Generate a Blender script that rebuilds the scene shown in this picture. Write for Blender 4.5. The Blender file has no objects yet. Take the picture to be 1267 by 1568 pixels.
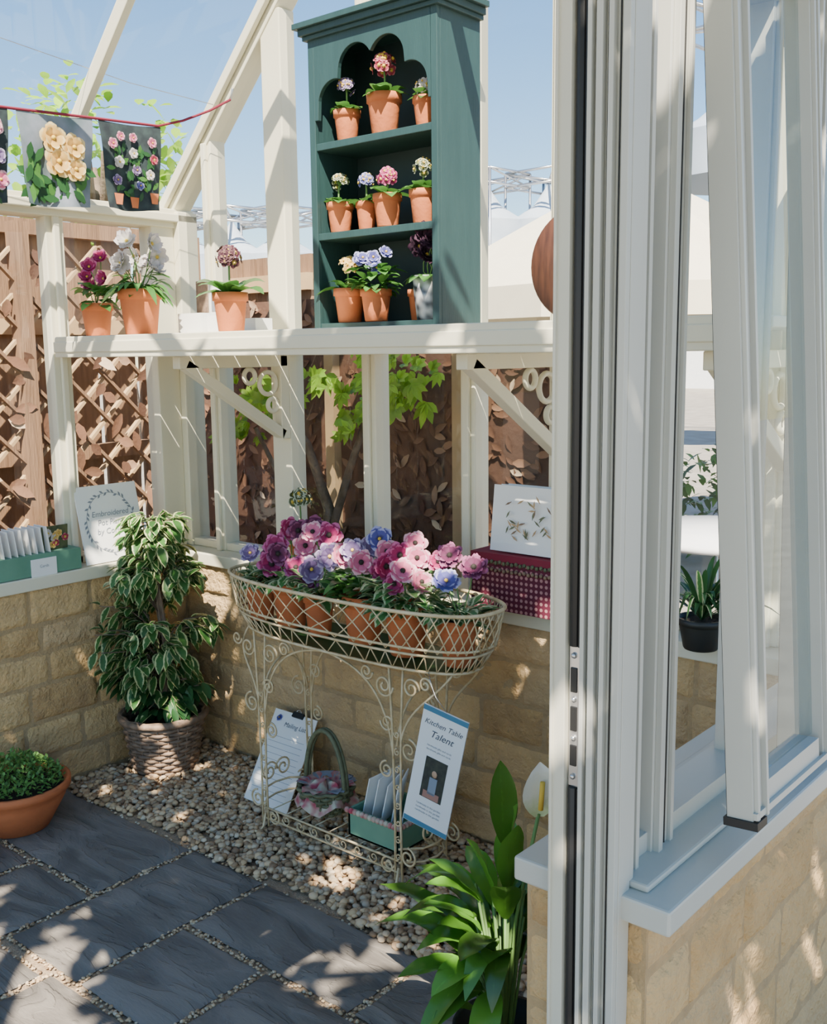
import bpy, bmesh, math, random
import numpy as np
from mathutils import Vector, Matrix, noise
R=random.Random(7)
V=Vector
# ------------------------------------------------------------------ materials
def newmat(name):
    m=bpy.data.materials.new(name); m.use_nodes=True
    nt=m.node_tree; nt.nodes.clear()
    return m,nt,nt.nodes,nt.links
def out(nt,sh):
    o=nt.nodes.new('ShaderNodeOutputMaterial'); nt.links.new(sh,o.inputs[0])
def c4(c): return (c[0],c[1],c[2],1)
def ramp(n,stops):
    r=n.new('ShaderNodeValToRGB'); e=r.color_ramp.elements
    e[0].position=stops[0][0]; e[0].color=c4(stops[0][1])
    e[1].position=stops[-1][0]; e[1].color=c4(stops[-1][1])
    for p,c in stops[1:-1]:
        x=e.new(p); x.color=c4(c)
    return r
def mat(name,c1,c2=None,rough=.6,scale=8,bump=0,bscale=40,metal=0,island=0,detail=6,spec=.5,stretch=(1,1,1),bdist=.01):
    m,nt,n,l=newmat(name)
    p=n.new('ShaderNodeBsdfPrincipled'); p.inputs['Roughness'].default_value=rough
    p.inputs['Metallic'].default_value=metal; p.inputs['Specular IOR Level'].default_value=spec
    if c2 is None: c2=tuple(x*.86 for x in c1)
    tc=n.new('ShaderNodeTexCoord'); mp=n.new('ShaderNodeMapping'); l.new(tc.outputs['Object'],mp.inputs[0])
    mp.inputs['Scale'].default_value=stretch
    nz=n.new('ShaderNodeTexNoise'); nz.inputs['Scale'].default_value=scale; nz.inputs['Detail'].default_value=detail
    l.new(mp.outputs[0],nz.inputs['Vector'])
    r=ramp(n,[(.3,c1),(.7,c2)])
    if island:
        g=n.new('ShaderNodeNewGeometry'); mx=n.new('ShaderNodeMix'); mx.data_type='FLOAT'
        mx.inputs[0].default_value=island
        l.new(nz.outputs[0],mx.inputs[2]); l.new(g.outputs['Random Per Island'],mx.inputs[3])
        l.new(mx.outputs[0],r.inputs[0])
    else: l.new(nz.outputs[0],r.inputs[0])
    l.new(r.outputs[0],p.inputs['Base Color'])
    if bump:
        b=n.new('ShaderNodeBump'); b.inputs['Strength'].default_value=bump; b.inputs['Distance'].default_value=bdist
        nb=n.new('ShaderNodeTexNoise'); nb.inputs['Scale'].default_value=bscale; nb.inputs['Detail'].default_value=8
        l.new(mp.outputs[0],nb.inputs['Vector']); l.new(nb.outputs[0],b.inputs['Height']); l.new(b.outputs[0],p.inputs['Normal'])
    out(nt,p.outputs[0]); return m
def multiramp(name,stops,rough=.9,island=.6,scale=12,bump=.5,bscale=60,bdist=.01):
    m=mat(name,(1,1,1),(0,0,0),rough=rough,scale=scale,bump=bump,bscale=bscale,island=island,bdist=bdist)
    r=[x for x in m.node_tree.nodes if x.type=='VALTORGB'][0]; e=r.color_ramp.elements
    while len(e)>1: e.remove(e[-1])
    e[0].position=stops[0][0]; e[0].color=c4(stops[0][1])
    for p,c in stops[1:]:
        x=e.new(p); x.color=c4(c)
    return m
def leafmat(name,mid,edge=None,amt=.45,var=.35,trans=.3,rough=.4):
    m,nt,n,l=newmat(name)
    uv=n.new('ShaderNodeUVMap'); sp=n.new('ShaderNodeSeparateXYZ'); l.new(uv.outputs[0],sp.inputs[0])
    a=n.new('ShaderNodeMath'); a.operation='SUBTRACT'; a.inputs[1].default_value=.5; l.new(sp.outputs[0],a.inputs[0])
    b=n.new('ShaderNodeMath'); b.operation='ABSOLUTE'; l.new(a.outputs[0],b.inputs[0])
    tc=n.new('ShaderNodeTexCoord'); nz=n.new('ShaderNodeTexNoise'); nz.inputs['Scale'].default_value=90; l.new(tc.outputs['Object'],nz.inputs[0])
    s=n.new('ShaderNodeMath'); s.operation='MULTIPLY_ADD'; l.new(nz.outputs[0],s.inputs[0]); s.inputs[1].default_value=.35; l.new(b.outputs[0],s.inputs[2])
    if edge is None: edge=tuple(min(1,x*1.25) for x in mid)
    r=ramp(n,[(.1,tuple(min(1,x*1.3) for x in mid)),(.2,mid),(amt,mid),(min(.99,amt+.08),edge)])
    l.new(s.outputs[0],r.inputs[0])
    g=n.new('ShaderNodeNewGeometry'); mr=n.new('ShaderNodeMapRange'); l.new(g.outputs['Random Per Island'],mr.inputs[0])
    mr.inputs[3].default_value=1-var; mr.inputs[4].default_value=1+var*.6
    h=n.new('ShaderNodeHueSaturation'); l.new(r.outputs[0],h.inputs['Color']); l.new(mr.outputs[0],h.inputs['Value'])
    p=n.new('ShaderNodeBsdfPrincipled'); p.inputs['Roughness'].default_value=rough; l.new(h.outputs[0],p.inputs['Base Color'])
    t=n.new('ShaderNodeBsdfTranslucent'); l.new(h.outputs[0],t.inputs[0])
    mx=n.new('ShaderNodeMixShader'); mx.inputs[0].default_value=trans; l.new(p.outputs[0],mx.inputs[1]); l.new(t.outputs[0],mx.inputs[2])
    out(nt,mx.outputs[0]); return m
def petalmat(name,cen,mid,edge):
    m,nt,n,l=newmat(name)
    uv=n.new('ShaderNodeUVMap'); sp=n.new('ShaderNodeSeparateXYZ'); l.new(uv.outputs[0],sp.inputs[0])
    tc=n.new('ShaderNodeTexCoord'); nz=n.new('ShaderNodeTexNoise'); nz.inputs['Scale'].default_value=120; l.new(tc.outputs['Object'],nz.inputs[0])
    s=n.new('ShaderNodeMath'); s.operation='MULTIPLY_ADD'; l.new(nz.outputs[0],s.inputs[0]); s.inputs[1].default_value=.3; l.new(sp.outputs[1],s.inputs[2])
    r=ramp(n,[(.25,cen),(.6,mid),(.9,mid),(1.0,edge)]); l.new(s.outputs[0],r.inputs[0])
    p=n.new('ShaderNodeBsdfPrincipled'); p.inputs['Roughness'].default_value=.7; l.new(r.outputs[0],p.inputs['Base Color'])
    t=n.new('ShaderNodeBsdfTranslucent'); l.new(r.outputs[0],t.inputs[0])
    mx=n.new('ShaderNodeMixShader'); mx.inputs[0].default_value=.2; l.new(p.outputs[0],mx.inputs[1]); l.new(t.outputs[0],mx.inputs[2])
    out(nt,mx.outputs[0]); return m
def glassmat(name,fac=.07,tint=(1,1,1),rough=.0,top=.6):
    m,nt,n,l=newmat(name)
    t=n.new('ShaderNodeBsdfTransparent'); t.inputs[0].default_value=c4(tint)
    g=n.new('ShaderNodeBsdfGlossy'); g.inputs['Roughness'].default_value=rough
    lw=n.new('ShaderNodeLayerWeight'); lw.inputs[0].default_value=.25
    mr=n.new('ShaderNodeMapRange'); l.new(lw.outputs['Fresnel'],mr.inputs[0]); mr.inputs[3].default_value=fac; mr.inputs[4].default_value=top
    mx=n.new('ShaderNodeMixShader'); l.new(mr.outputs[0],mx.inputs[0]); l.new(t.outputs[0],mx.inputs[1]); l.new(g.outputs[0],mx.inputs[2])
    out(nt,mx.outputs[0]); return m
M_cream=mat('cream_paint',(.74,.70,.53),(.68,.64,.48),rough=.45,scale=3)
M_white=mat('white_aluminium',(.50,.50,.44),(.45,.45,.40),rough=.4,scale=3)
M_glass=glassmat('glass',.015,(.97,.98,.97))
M_glass2=glassmat('sash_glass',.03,(.90,.94,.95),top=.22)
M_black=mat('black_rubber_and_groove_shade',(.012,.012,.012),rough=.5)  # seals and clips, also the shade colour laid in the jamb grooves
M_steel=mat('steel',(.6,.6,.6),rough=.3,metal=.9)
M_stone=multiramp('cotswold_stone',[(.12,(.36,.22,.10)),(.3,(.52,.33,.14)),(.5,(.63,.42,.19)),(.7,(.50,.34,.17)),(.9,(.66,.47,.25))],scale=16,bump=.9,bscale=75,island=.55,bdist=.012)
M_mortar=mat('mortar',(.46,.32,.16),(.38,.26,.13),rough=.95,scale=30,bump=.5,bscale=120)
M_pebble=multiramp('pebble',[(.1,(.26,.16,.085)),(.35,(.50,.34,.18)),(.55,(.62,.45,.26)),(.75,(.40,.31,.21)),(.95,(.70,.56,.38))],island=.85,bump=.2,bscale=90,rough=.8)
M_sand=mat('sand_joint',(.46,.34,.21),(.30,.21,.13),rough=1,scale=80,bump=.7,bscale=200)
M_terra=mat('terracotta',(.58,.17,.055),(.46,.125,.04),rough=.8,scale=9,bump=.15,bscale=80)
M_soil=mat('soil',(.05,.03,.018),(.02,.012,.008),rough=1,scale=60,bump=1,bscale=120)
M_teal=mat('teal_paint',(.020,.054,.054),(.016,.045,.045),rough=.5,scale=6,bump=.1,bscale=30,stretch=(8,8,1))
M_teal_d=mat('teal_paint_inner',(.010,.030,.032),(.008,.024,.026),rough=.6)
M_greenbox=mat('sage_paint',(.14,.30,.20),(.10,.24,.16),rough=.6,scale=10)
M_paper=mat('paper',(.84,.84,.81),(.81,.81,.78),rough=.7)
M_ink=mat('ink',(.08,.09,.12),rough=.8)
M_inkg=mat('ink_grey',(.24,.26,.30),rough=.8)
M_bluep=mat('blue_print',(.07,.22,.33),rough=.7)
M_bark=mat('bark',(.22,.16,.11),(.13,.09,.06),rough=.95,scale=20,bump=.6,bscale=60)
M_wicker=mat('wicker',(.30,.20,.13),(.15,.10,.065),rough=.7,scale=40,bump=.3,bscale=120)
M_wicker2=mat('green_wicker',(.16,.17,.09),(.09,.10,.05),rough=.7,scale=40)
M_iron=mat('cream_iron',(.70,.58,.36),(.50,.37,.18),rough=.6,scale=30,bump=.2,bscale=120)
M_rust=mat('rust_panel',(.15,.072,.042),(.095,.048,.03),rough=.85,scale=6,bump=.3)
M_rustleaf=multiramp('rust_leaves',[(0,(.10,.046,.026)),(.6,(.18,.085,.045)),(.85,(.30,.16,.09)),(1,(.70,.54,.36))],island=.97,bump=.2,scale=5)
M_wood=mat('fence_wood',(.26,.15,.080),(.16,.09,.048),rough=.85,scale=6,bump=.4,bscale=20,stretch=(6,6,.6))
M_wood2=mat('pale_wood',(.52,.35,.18),(.40,.26,.13),rough=.8,scale=6)
M_woodd=mat('dark_wood',(.12,.045,.022),(.05,.02,.012),rough=.5,scale=12,stretch=(8,8,1))
M_canvas=mat('canvas',(.74,.68,.52),(.70,.63,.48),rough=.9)
M_wcanvas=mat('white_canvas',(.8,.8,.8),(.72,.74,.76),rough=.8)
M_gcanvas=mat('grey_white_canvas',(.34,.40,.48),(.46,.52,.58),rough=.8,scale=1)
M_navy=mat('navy_canvas',(.03,.04,.09),rough=.9)
M_plastic=mat('black_plastic',(.02,.022,.02),rough=.5)
M_ribbon=mat('red_ribbon',(.22,.012,.035),rough=.8)
M_ficus=leafmat('ficus_leaf',(.055,.16,.035),(.60,.64,.30),amt=.48)
M_varieg=leafmat('variegated_leaf',(.08,.23,.06),(.58,.64,.36),amt=.42)
M_green=leafmat('green_leaf',(.085,.24,.045),amt=.9)
M_herb=leafmat('herb_leaf',(.16,.34,.08),amt=.9)
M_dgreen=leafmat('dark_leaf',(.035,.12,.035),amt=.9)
M_fig=leafmat('fig_leaf',(.36,.62,.05),amt=.9,trans=.5)
M_lilyleaf=leafmat('peace_lily_leaf',(.10,.27,.030),amt=.9,var=.7,rough=.22)
M_spath=petalmat('spathe',(.55,.65,.35),(.80,.80,.66),(.84,.84,.74))
M_tree=leafmat('tree_leaf',(.08,.2,.04),amt=.9,trans=.1)
M_stem=mat('stem',(.12,.24,.06),rough=.6)
P={ 'plum':petalmat('petal_plum',(.01,.003,.01),(.12,.015,.065),(.32,.09,.20)),
 'pink':petalmat('petal_pink',(.50,.08,.18),(.64,.16,.28),(.78,.46,.52)),
 'mag':petalmat('petal_magenta',(.03,.0,.015),(.36,.016,.11),(.62,.15,.32)),
 'blue':petalmat('petal_blue',(.02,.01,.05),(.08,.08,.30),(.40,.40,.64)),
 'lav':petalmat('petal_lavender',(.03,.01,.05),(.19,.12,.27),(.46,.38,.53)),
 'white':petalmat('petal_white',(.45,.5,.25),(.62,.58,.54),(.66,.60,.60)),
 'yellow':petalmat('petal_yellow',(.25,.08,.01),(.75,.46,.12),(.80,.62,.28)),
 'dark':petalmat('petal_dark',(.01,.005,.01),(.028,.010,.024),(.08,.03,.06)),
 'red':petalmat('petal_red',(.55,.45,.1),(.34,.025,.06),(.58,.17,.22)),
 'primula':petalmat('petal_primula',(.40,.3,.06),(.05,.006,.018),(.16,.07,.07)),
 'wprim':petalmat('petal_wprimula',(.72,.66,.1),(.08,.10,.04),(.56,.60,.44)),
}
M_eye=mat('flower_eye',(.02,.015,.01),rough=.8)
M_eyey=mat('flower_eye_yellow',(.70,.46,.06),rough=.8)
# ------------------------------------------------------------------ mesh builder
class MB:
    def __init__(s): s.v=[];s.f=[];s.m=[];s.uv=[];s.sm=[];s.mats=[]
    def mi(s,m):
        if m not in s.mats: s.mats.append(m)
        return s.mats.index(m)
    def add(s,vs,fs,m,uv=None,smooth=False):
        o=len(s.v); s.v+= [tuple(x) for x in vs]
        s.uv+= uv if uv else [(0,0)]*len(vs)
        k=s.mi(m)
        for f in fs: s.f.append(tuple(i+o for i in f)); s.m.append(k); s.sm.append(smooth)
    def box(s,c,d,m,rot=None):
        vs=[V(((i&1)-.5,((i>>1)&1)-.5,((i>>2)&1)-.5)) for i in range(8)]
        vs=[V((v.x*d[0],v.y*d[1],v.z*d[2])) for v in vs]
        if rot is not None: vs=[rot@v for v in vs]
        s.add([v+V(c) for v in vs],[(0,2,3,1),(4,5,7,6),(0,1,5,4),(2,6,7,3),(0,4,6,2),(1,3,7,5)],m)
    def bx(s,x0,x1,y0,y1,z0,z1,m): s.box(((x0+x1)/2,(y0+y1)/2,(z0+z1)/2),(x1-x0,y1-y0,z1-z0),m)
    def beam(s,a,b,w,h,m,up=(0,0,1)):
        a=V(a);b=V(b);d=(b-a); L=d.length; z=d.normalized(); x=z.cross(V(up))
        if x.length<1e-4: x=V((1,0,0))
        x.normalize(); y=x.cross(z)
        rot=Matrix((x,y,z)).transposed(); s.box((a+b)/2,(w,h,L),m,rot)
    def lathe(s,prof,c,m,n=28,rot=None,sx=1,sy=1):
        vs=[];fs=[]
        for r,z in prof:
            for k in range(n):
                a=2*math.pi*k/n; v=V((r*math.cos(a)*sx,r*math.sin(a)*sy,z))
                if rot is not None: v=rot@v
                vs.append(v+V(c))
        for j in range(len(prof)-1):
            for k in range(n):
                a=j*n+k;b=j*n+(k+1)%n; fs.append((a,b,b+n,a+n))
        s.add(vs,fs,m,smooth=True)
    def tube(s,pts,r,m,n=6,closed=False):
        pts=[V(p) for p in pts]; N=len(pts)
        if N<2:return
        rr=r if hasattr(r,'__len__') else [r]*N
        vs=[];fs=[];prev=None
        for i in range(N):
            if closed: t=pts[(i+1)%N]-pts[i-1]
            else: t=pts[min(i+1,N-1)]-pts[max(i-1,0)]
            if t.length<1e-9: t=V((0,0,1))
            t.normalize()
            if prev is None:
                x=t.cross(V((0,0,1))); 
                if x.length<.05: x=t.cross(V((1,0,0)))
            else: x=prev-t*prev.dot(t)
            if x.length<1e-6: x=t.cross(V((0,1,0)))
            x.normalize(); prev=x; y=t.cross(x)
            for k in range(n):
                a=2*math.pi*k/n; vs.append(pts[i]+(x*math.cos(a)+y*math.sin(a))*rr[i])
        for i in range(N if closed else N-1):
            j=(i+1)%N
            for k in range(n): fs.append((i*n+k,i*n+(k+1)%n,j*n+(k+1)%n,j*n+k))
        if not closed: fs.append(tuple(range(n))[::-1]); fs.append(tuple((N-1)*n+k for k in range(n)))
        s.add(vs,fs,m,smooth=True)
    def ball(s,c,r,m,n=10,sc=(1,1,1)):
        prof=[(max(1e-4,r*math.sin(math.pi*i/(n//2+2))),-r*math.cos(math.pi*i/(n//2+2))*sc[2]) for i in range(n//2+3)]
        s.lathe(prof,c,m,n=n,sx=sc[0],sy=sc[1])
    def leaf(s,b,d,L,W,m,up=(0,0,1),droop=.3,cup=.15,seg=5,shape=None,wave=0):
        b=V(b);d=V(d).normalized();up=V(up)
        side=d.cross(up)
        if side.length<.05: side=d.cross(V((1,.3,0)))
        side.normalize(); nrm=side.cross(d).normalized()
        vs=[];uv=[];fs=[]
        for i in range(seg+1):
            t=i/seg
            w=(shape(t) if shape else math.sin(math.pi*min(1,t*.93+.05))**.8)*W*.5
            if i==seg: w=W*.02
            p=b+d*(L*t*(1-.12*droop*t))-V((0,0,1))*(L*droop*t*t)
            for j,u in enumerate((-1,0,1)):
                o=nrm*(cup*w*abs(u)+ (wave*L*math.sin(t*17+u*2) if u else 0))
                vs.append(p+side*(w*u)+o); uv.append((.5+u*.5,t))
        for i in range(seg):
            for j in range(2):
                a=i*3+j; fs.append((a,a+1,a+4,a+3))
        s.add(vs,fs,m,uv,True)
    def flower(s,c,nrm,r,pm,n=5,layers=1,eye=None,cup=.25,ruf=.5,ey=.16):
        c=V(c);z=V(nrm).normalized();x=z.cross(V((.3,.2,1)));x.normalize();y=z.cross(x)
        off=R.random()*6
        for L in range(layers):
            rr=r*(1-.27*L)
            for k in range(n):
                a=off+2*math.pi*k/n+L*.6
                d=x*math.cos(a)+y*math.sin(a); sd=z.cross(d)
                vs=[];uv=[];fs=[]
                W=rr*(3.1/n)*1.15
                for i,t in enumerate((0,.3,.6,.85,1.0)):
                    w=(.12,.6,1.0,.92,.45)[i]*W*.62
                    lift=z*(rr*(cup+L*.28)*t*t+.0015*k/n+ L*.002)
                    for u in (-1,-.5,0,.5,1):
                        rip=math.sin(k*3.1+i*2.3+u*5)*ruf*.12*rr*t
                        vs.append(c+d*(rr*t*(1-.07*u*u))+sd*(w*u)+lift+z*(rip+.08*rr*(1-abs(u))*math.sin(t*3)))
                        uv.append((.5+.5*u,t))
                for i in range(4):
                    for j in range(4): q=i*5+j; fs.append((q,q+1,q+6,q+5))
                s.add(vs,fs,pm,uv,True)
        s.ball(c+z*.004,r*ey,eye or M_eyey,n=8)
    def text(s,t,origin,ex,ey,size,m,shear=0,align='CENTER'):
        cu=bpy.data.curves.new('t','FONT'); cu.body=t; cu.size=size; cu.align_x=align; cu.shear=shear; cu.resolution_u=3
        ob=bpy.data.objects.new('t',cu); bpy.context.scene.collection.objects.link(ob)
        bpy.context.view_layer.update()
        me=bpy.data.meshes.new_from_object(ob.evaluated_get(bpy.context.evaluated_depsgraph_get()))
        ex=V(ex).normalized();ey=V(ey).normalized();ez=ex.cross(ey)
        vs=[V(origin)+ex*v.co.x+ey*v.co.y+ez*.0012 for v in me.vertices]
        s.add(vs,[tuple(p.vertices) for p in me.polygons],m)
        bpy.data.objects.remove(ob); bpy.data.curves.remove(cu); bpy.data.meshes.remove(me)
    def build(s,name,bevel=0):
        me=bpy.data.meshes.new(name); me.from_pydata(s.v,[],s.f)
        for m in s.mats: me.materials.append(m)
        me.polygons.foreach_set('material_index',s.m); me.polygons.foreach_set('use_smooth',s.sm)
        uvl=me.uv_layers.new(name='UVMap'); li=np.zeros(len(me.loops),dtype=np.int32); me.loops.foreach_get('vertex_index',li)
        uvl.data.foreach_set('uv',np.array(s.uv,dtype=np.float32)[li].ravel())
        me.update(); ob=bpy.data.objects.new(name,me); bpy.context.scene.collection.objects.link(ob)
        if bevel:
            b=ob.modifiers.new('bevel','BEVEL'); b.width=bevel; b.segments=2; b.limit_method='ANGLE'
        return ob
def child(ob,par):
    ob.parent=par; return ob
# ------------------------------------------------------------------ stone walls
SILL=.76
def stone_face(mb,org,eu,en,L,H,seed,m=M_stone):
    rr=random.Random(seed); org=V(org);eu=V(eu);en=V(en);ez=V((0,0,1))
    z=0; hs=[]
    while z<H-.02:
        h=rr.choice((.10,.12,.13,.15,.115)); 
        if H-z-h<.07: h=H-z
        hs.append((z,h)); z+=h
    for z,h in hs:
        u=-rr.random()*.12
        while u<L:
            w=rr.uniform(.16,.36)
            u0=max(0,u);u1=min(L,u+w); u+=w
            if L-u1<.06: u1=L;u=L
            if u1-u0<.02: continue
            g=.004; a0,a1=u0+g,u1-g; b0,b1=z+g,z+h-g
            nu=max(3,int((a1-a0)/.012)); nv=max(3,int((b1-b0)/.012))
            off=rr.uniform(-.003,.004); sd=V((rr.random()*50,rr.random()*50,0))
            vs=[];fs=[]
            for i in range(nu+1):
                for j in range(nv+1):
                    uu=a0+(a1-a0)*i/nu; vv=b0+(b1-b0)*j/nv
                    e=min(uu-a0,a1-uu,vv-b0,b1-vv)
                    q=min(1,e/.009)
                    nz=noise.noise(V((uu*18,vv*18,0))+sd)*.006+noise.noise(V((uu*55,vv*55,3))+sd)*.0045
                    jx=noise.noise(V((uu*25,vv*25,9)))*.004
                    n=-.004+q*(.007+off+nz)
                    vs.append(org+eu*(uu+jx)+ez*(vv+jx)+en*n)
            for i in range(nu):
                for j in range(nv):
                    a=i*(nv+1)+j; fs.append((a,a+nv+1,a+nv+2,a+1))
            mb.add(vs,fs,m,smooth=True)
mb=MB(); mb.bx(-.2,2.6,.002,.2,-.05,SILL-.04,M_mortar); stone_face(mb,(0,0,0),(1,0,0),(0,-1,0),2.4,SILL-.04,3); mb.build('wall_back')
mb=MB(); mb.bx(-.2,-.002,-2.8,.0,-.05,SILL-.04,M_mortar); stone_face(mb,(0,-2.6,0),(0,1,0),(1,0,0),2.6,SILL-.04,5); mb.build('wall_left')
mb=MB(); mb.bx(2.402,2.598,-1.208,.0,-.05,.72,M_mortar)
stone_face(mb,(2.6,-1.21,0),(0,1,0),(1,0,0),1.41,.72,8); stone_face(mb,(2.40,-1.21,0),(1,0,0),(0,-1,0),.2,.72,9)
stone_face(mb,(2.40,0,0),(0,-1,0),(-1,0,0),1.2,.72,10); mb.build('wall_right')
# ------------------------------------------------------------------ timber frame
EZ=1.98; XL=-.1; RX=1.2; RZ=EZ+.08+(RX-XL)
fr=MB()
fr.bx(-.16,.02,-2.6,.16,SILL-.045,SILL,M_cream); fr.bx(.02,2.4,-.02,.16,SILL-.045,SILL,M_cream)
def zr(x): return EZ+.05+(x-XL) if x<RX else EZ+.05+(2*RX-XL-x)
for x,w in ((.14,.055),(.50,.095),(.92,.06),(1.325,.055),(1.64,.055),(1.96,.055),(2.26,.055)):
    fr.bx(x-w/2,x+w/2,.065,.135,SILL,zr(x),M_cream)
    if w<.09: fr.bx(x-.012,x+.012,.05,.066,SILL,zr(x)-.02,M_cream)
fr.bx(-.15,-.03,.06,.15,SILL,EZ+.05,M_cream); fr.bx(-.14,-.06,-.04,.06,SILL,EZ+.02,M_cream)
fr.bx(2.44,2.50,.06,.15,SILL-.02,EZ+.1,M_cream)
for y in (-.43,-.95,-1.47,-1.99,-2.5):
    fr.bx(-.13,-.07,y-.035,y+.035,SILL,EZ,M_cream); fr.bx(-.07,-.055,y-.012,y+.012,SILL,EZ,M_cream)
fr.bx(-.16,-.05,-2.6,.15,EZ-.01,EZ+.06,M_cream); fr.bx(-.05,-.03,-2.6,.15,EZ+.01,EZ+.04,M_cream)
fr.bx(-.13,-.07,-2.6,.1,SILL,SILL+.03,M_cream); fr.bx(-.1,2.45,.07,.13,SILL,SILL+.03,M_cream)
fr.bx(-.1,2.45,.08,.13,1.50,1.56,M_cream)
def raft(y,w,h):
    fr.beam((XL-.02,y,EZ+.05),(RX,y,RZ),w,h,M_cream); fr.beam((2*RX-XL+.02,y,EZ+.05),(RX,y,RZ),w,h,M_cream)
raft(.10,.08,.085)
raft(.045,.02,.035)
for y in (-.43,-.95,-1.47,-1.99,-2.5): raft(y,.028,.05)
fr.bx(RX-.03,RX+.03,-2.6,.15,RZ-.06,RZ+.05,M_cream)
fr.bx(2.42,2.54,-2.6,.15,EZ+.09,EZ+.17,M_cream)
FR=fr.build('window_1',bevel=.004)
gl=MB()
gl.add([(-.1,-2.6,SILL),(-.1,.1,SILL),(-.1,.1,EZ),(-.1,-2.6,EZ)],[(0,1,2,3)],M_glass)
gl.add([(-.1,.1,SILL),(2.48,.1,SILL),(2.48,.1,EZ+.05),(RX,.1,RZ),(-.1,.1,EZ+.05)],[(0,1,2,3,4)],M_glass)
gl.add([(XL,-2.6,EZ+.09),(XL,.12,EZ+.09),(RX,.12,RZ+.04),(RX,-2.6,RZ+.04)],[(0,1,2,3)],M_glass)
gl.add([(2*RX-XL,-2.6,EZ+.09),(2*RX-XL,.12,EZ+.09),(RX,.12,RZ+.04),(RX,-2.6,RZ+.04)],[(0,1,2,3)],M_glass)
child(gl.build('glass_panes'),FR)
# ------------------------------------------------------------------ staging shelf with brackets
sh=MB()
sh.bx(-.05,2.42,-.47,-.40,1.495,1.565,M_cream); sh.bx(-.05,2.42,-.475,-.468,1.512,1.548,M_cream)
for k in range(5): sh.bx(-.05,2.42,-.385+k*.09,-.31+k*.09,1.54,1.563,M_cream)
for x in (.53,1.66,2.3):
    w=.035
    sh.box((x,-.17,1.475),(w,.46,.04),M_cream); sh.box((x,.045,1.35),(w,.04,.29),M_cream)
    sh.beam((x,-.37,1.47),(x,.04,1.22),w,.035,M_cream,up=(1,0,0))
    for (yy,zz,r) in ((-.02,1.40,.038),(-.10,1.425,.024),(.0,1.325,.022)):
        pts=[(x,yy+r*math.cos(a*math.pi/10),zz+r*math.sin(a*math.pi/10)) for a in range(20)]
        sh.tube(pts,.009,M_cream,n=6,closed=True)
sh.build('staging_shelf',bevel=.003)
# ------------------------------------------------------------------ right wall: door jamb, windows, open sash
M_jamb=mat('jamb_cream',(.60,.58,.47),(.54,.52,.42),rough=.4,scale=3)
dj=MB()
z0,z1=0,2.08
dj.bx(2.468,2.490,-1.252,-1.212,z0,z1,M_jamb); dj.bx(2.468,2.472,-1.256,-1.25,z0,z1,M_jamb)
dj.bx(2.490,2.512,-1.236,-1.212,z0,z1,M_black)
for a,b in ((0,.905),(1.105,z1)):
    dj.tube([(2.500,-1.243,a),(2.500,-1.243,b)],.0075,M_black,n=8); dj.bx(2.508,2.511,-1.249,-1.236,a,b,M_black)
dj.bx(2.492,2.509,-1.244,-1.236,.905,1.105,M_steel)
for a,b in ((1.04,1.075),(.985,1.02),(.935,.965)): dj.bx(2.495,2.505,-1.246,-1.2435,a,b,M_black)
for zz in (1.092,1.03,.975,.92): dj.ball((2.50,-1.245,zz),.0045,M_steel,n=8)
dj.bx(2.512,2.573,-1.243,-1.212,z0,z1,M_white)
for x,w in ((2.516,.006),(2.530,.009),(2.546,.007),(2.567,.010)): dj.bx(x-w/2,x+w/2,-1.254,-1.243,z0,z1,M_white)
for x in (2.5225,2.5375,2.554): dj.bx(x-.0012,x+.0012,-1.2445,-1.2425,z0,z1,M_black)  # thin black strips put shade as colour between the ribs
dj.build('door_1_jamb',bevel=.0012)
wf=MB(); zb=.775
def vbar(x0,x1,y0,y1,a=zb,b=2.07,m=M_white): wf.bx(x0,x1,y0,y1,a,b,m)
vbar(2.46,2.556,-1.211,-1.168); vbar(2.556,2.572,-1.211,-1.200); vbar(2.556,2.564,-1.178,-1.169)
for y in (-1.197,-1.183): vbar(2.5558,2.5575,y-.0015,y+.0015,m=M_black)
vbar(2.49,2.53,-1.168,-1.160)
vbar(2.49,2.556,-1.118,-1.058); vbar(2.556,2.566,-1.112,-1.10); vbar(2.556,2.562,-1.068,-1.059)
for y in (-1.095,-1.078): vbar(2.5558,2.5575,y-.0015,y+.0015,m=M_black)
for y in (-.74,-.40,-.06): vbar(2.49,2.545,y-.015,y+.015); vbar(2.545,2.553,y-.005,y+.005)
wf.bx(2.48,2.55,-1.2,.08,zb,zb+.03,M_white); wf.bx(2.46,2.55,-1.2,.08,2.03,2.07,M_white)
WF=wf.build('window_2',bevel=.0012)
sl=MB(); sl.bx(2.395,2.645,-1.235,.2,.728,.765,M_white); sl.bx(2.44,2.60,-1.21,.2,.765,.776,M_white); child(sl.build('sill',bevel=.004),WF)
gl=MB(); gl.add([(2.51,-1.2,zb),(2.51,-1.06,zb),(2.51,-1.06,2.05),(2.51,-1.2,2.05)],[(0,1,2,3)],M_glass2); child(gl.build('fixed_glass'),WF)
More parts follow.
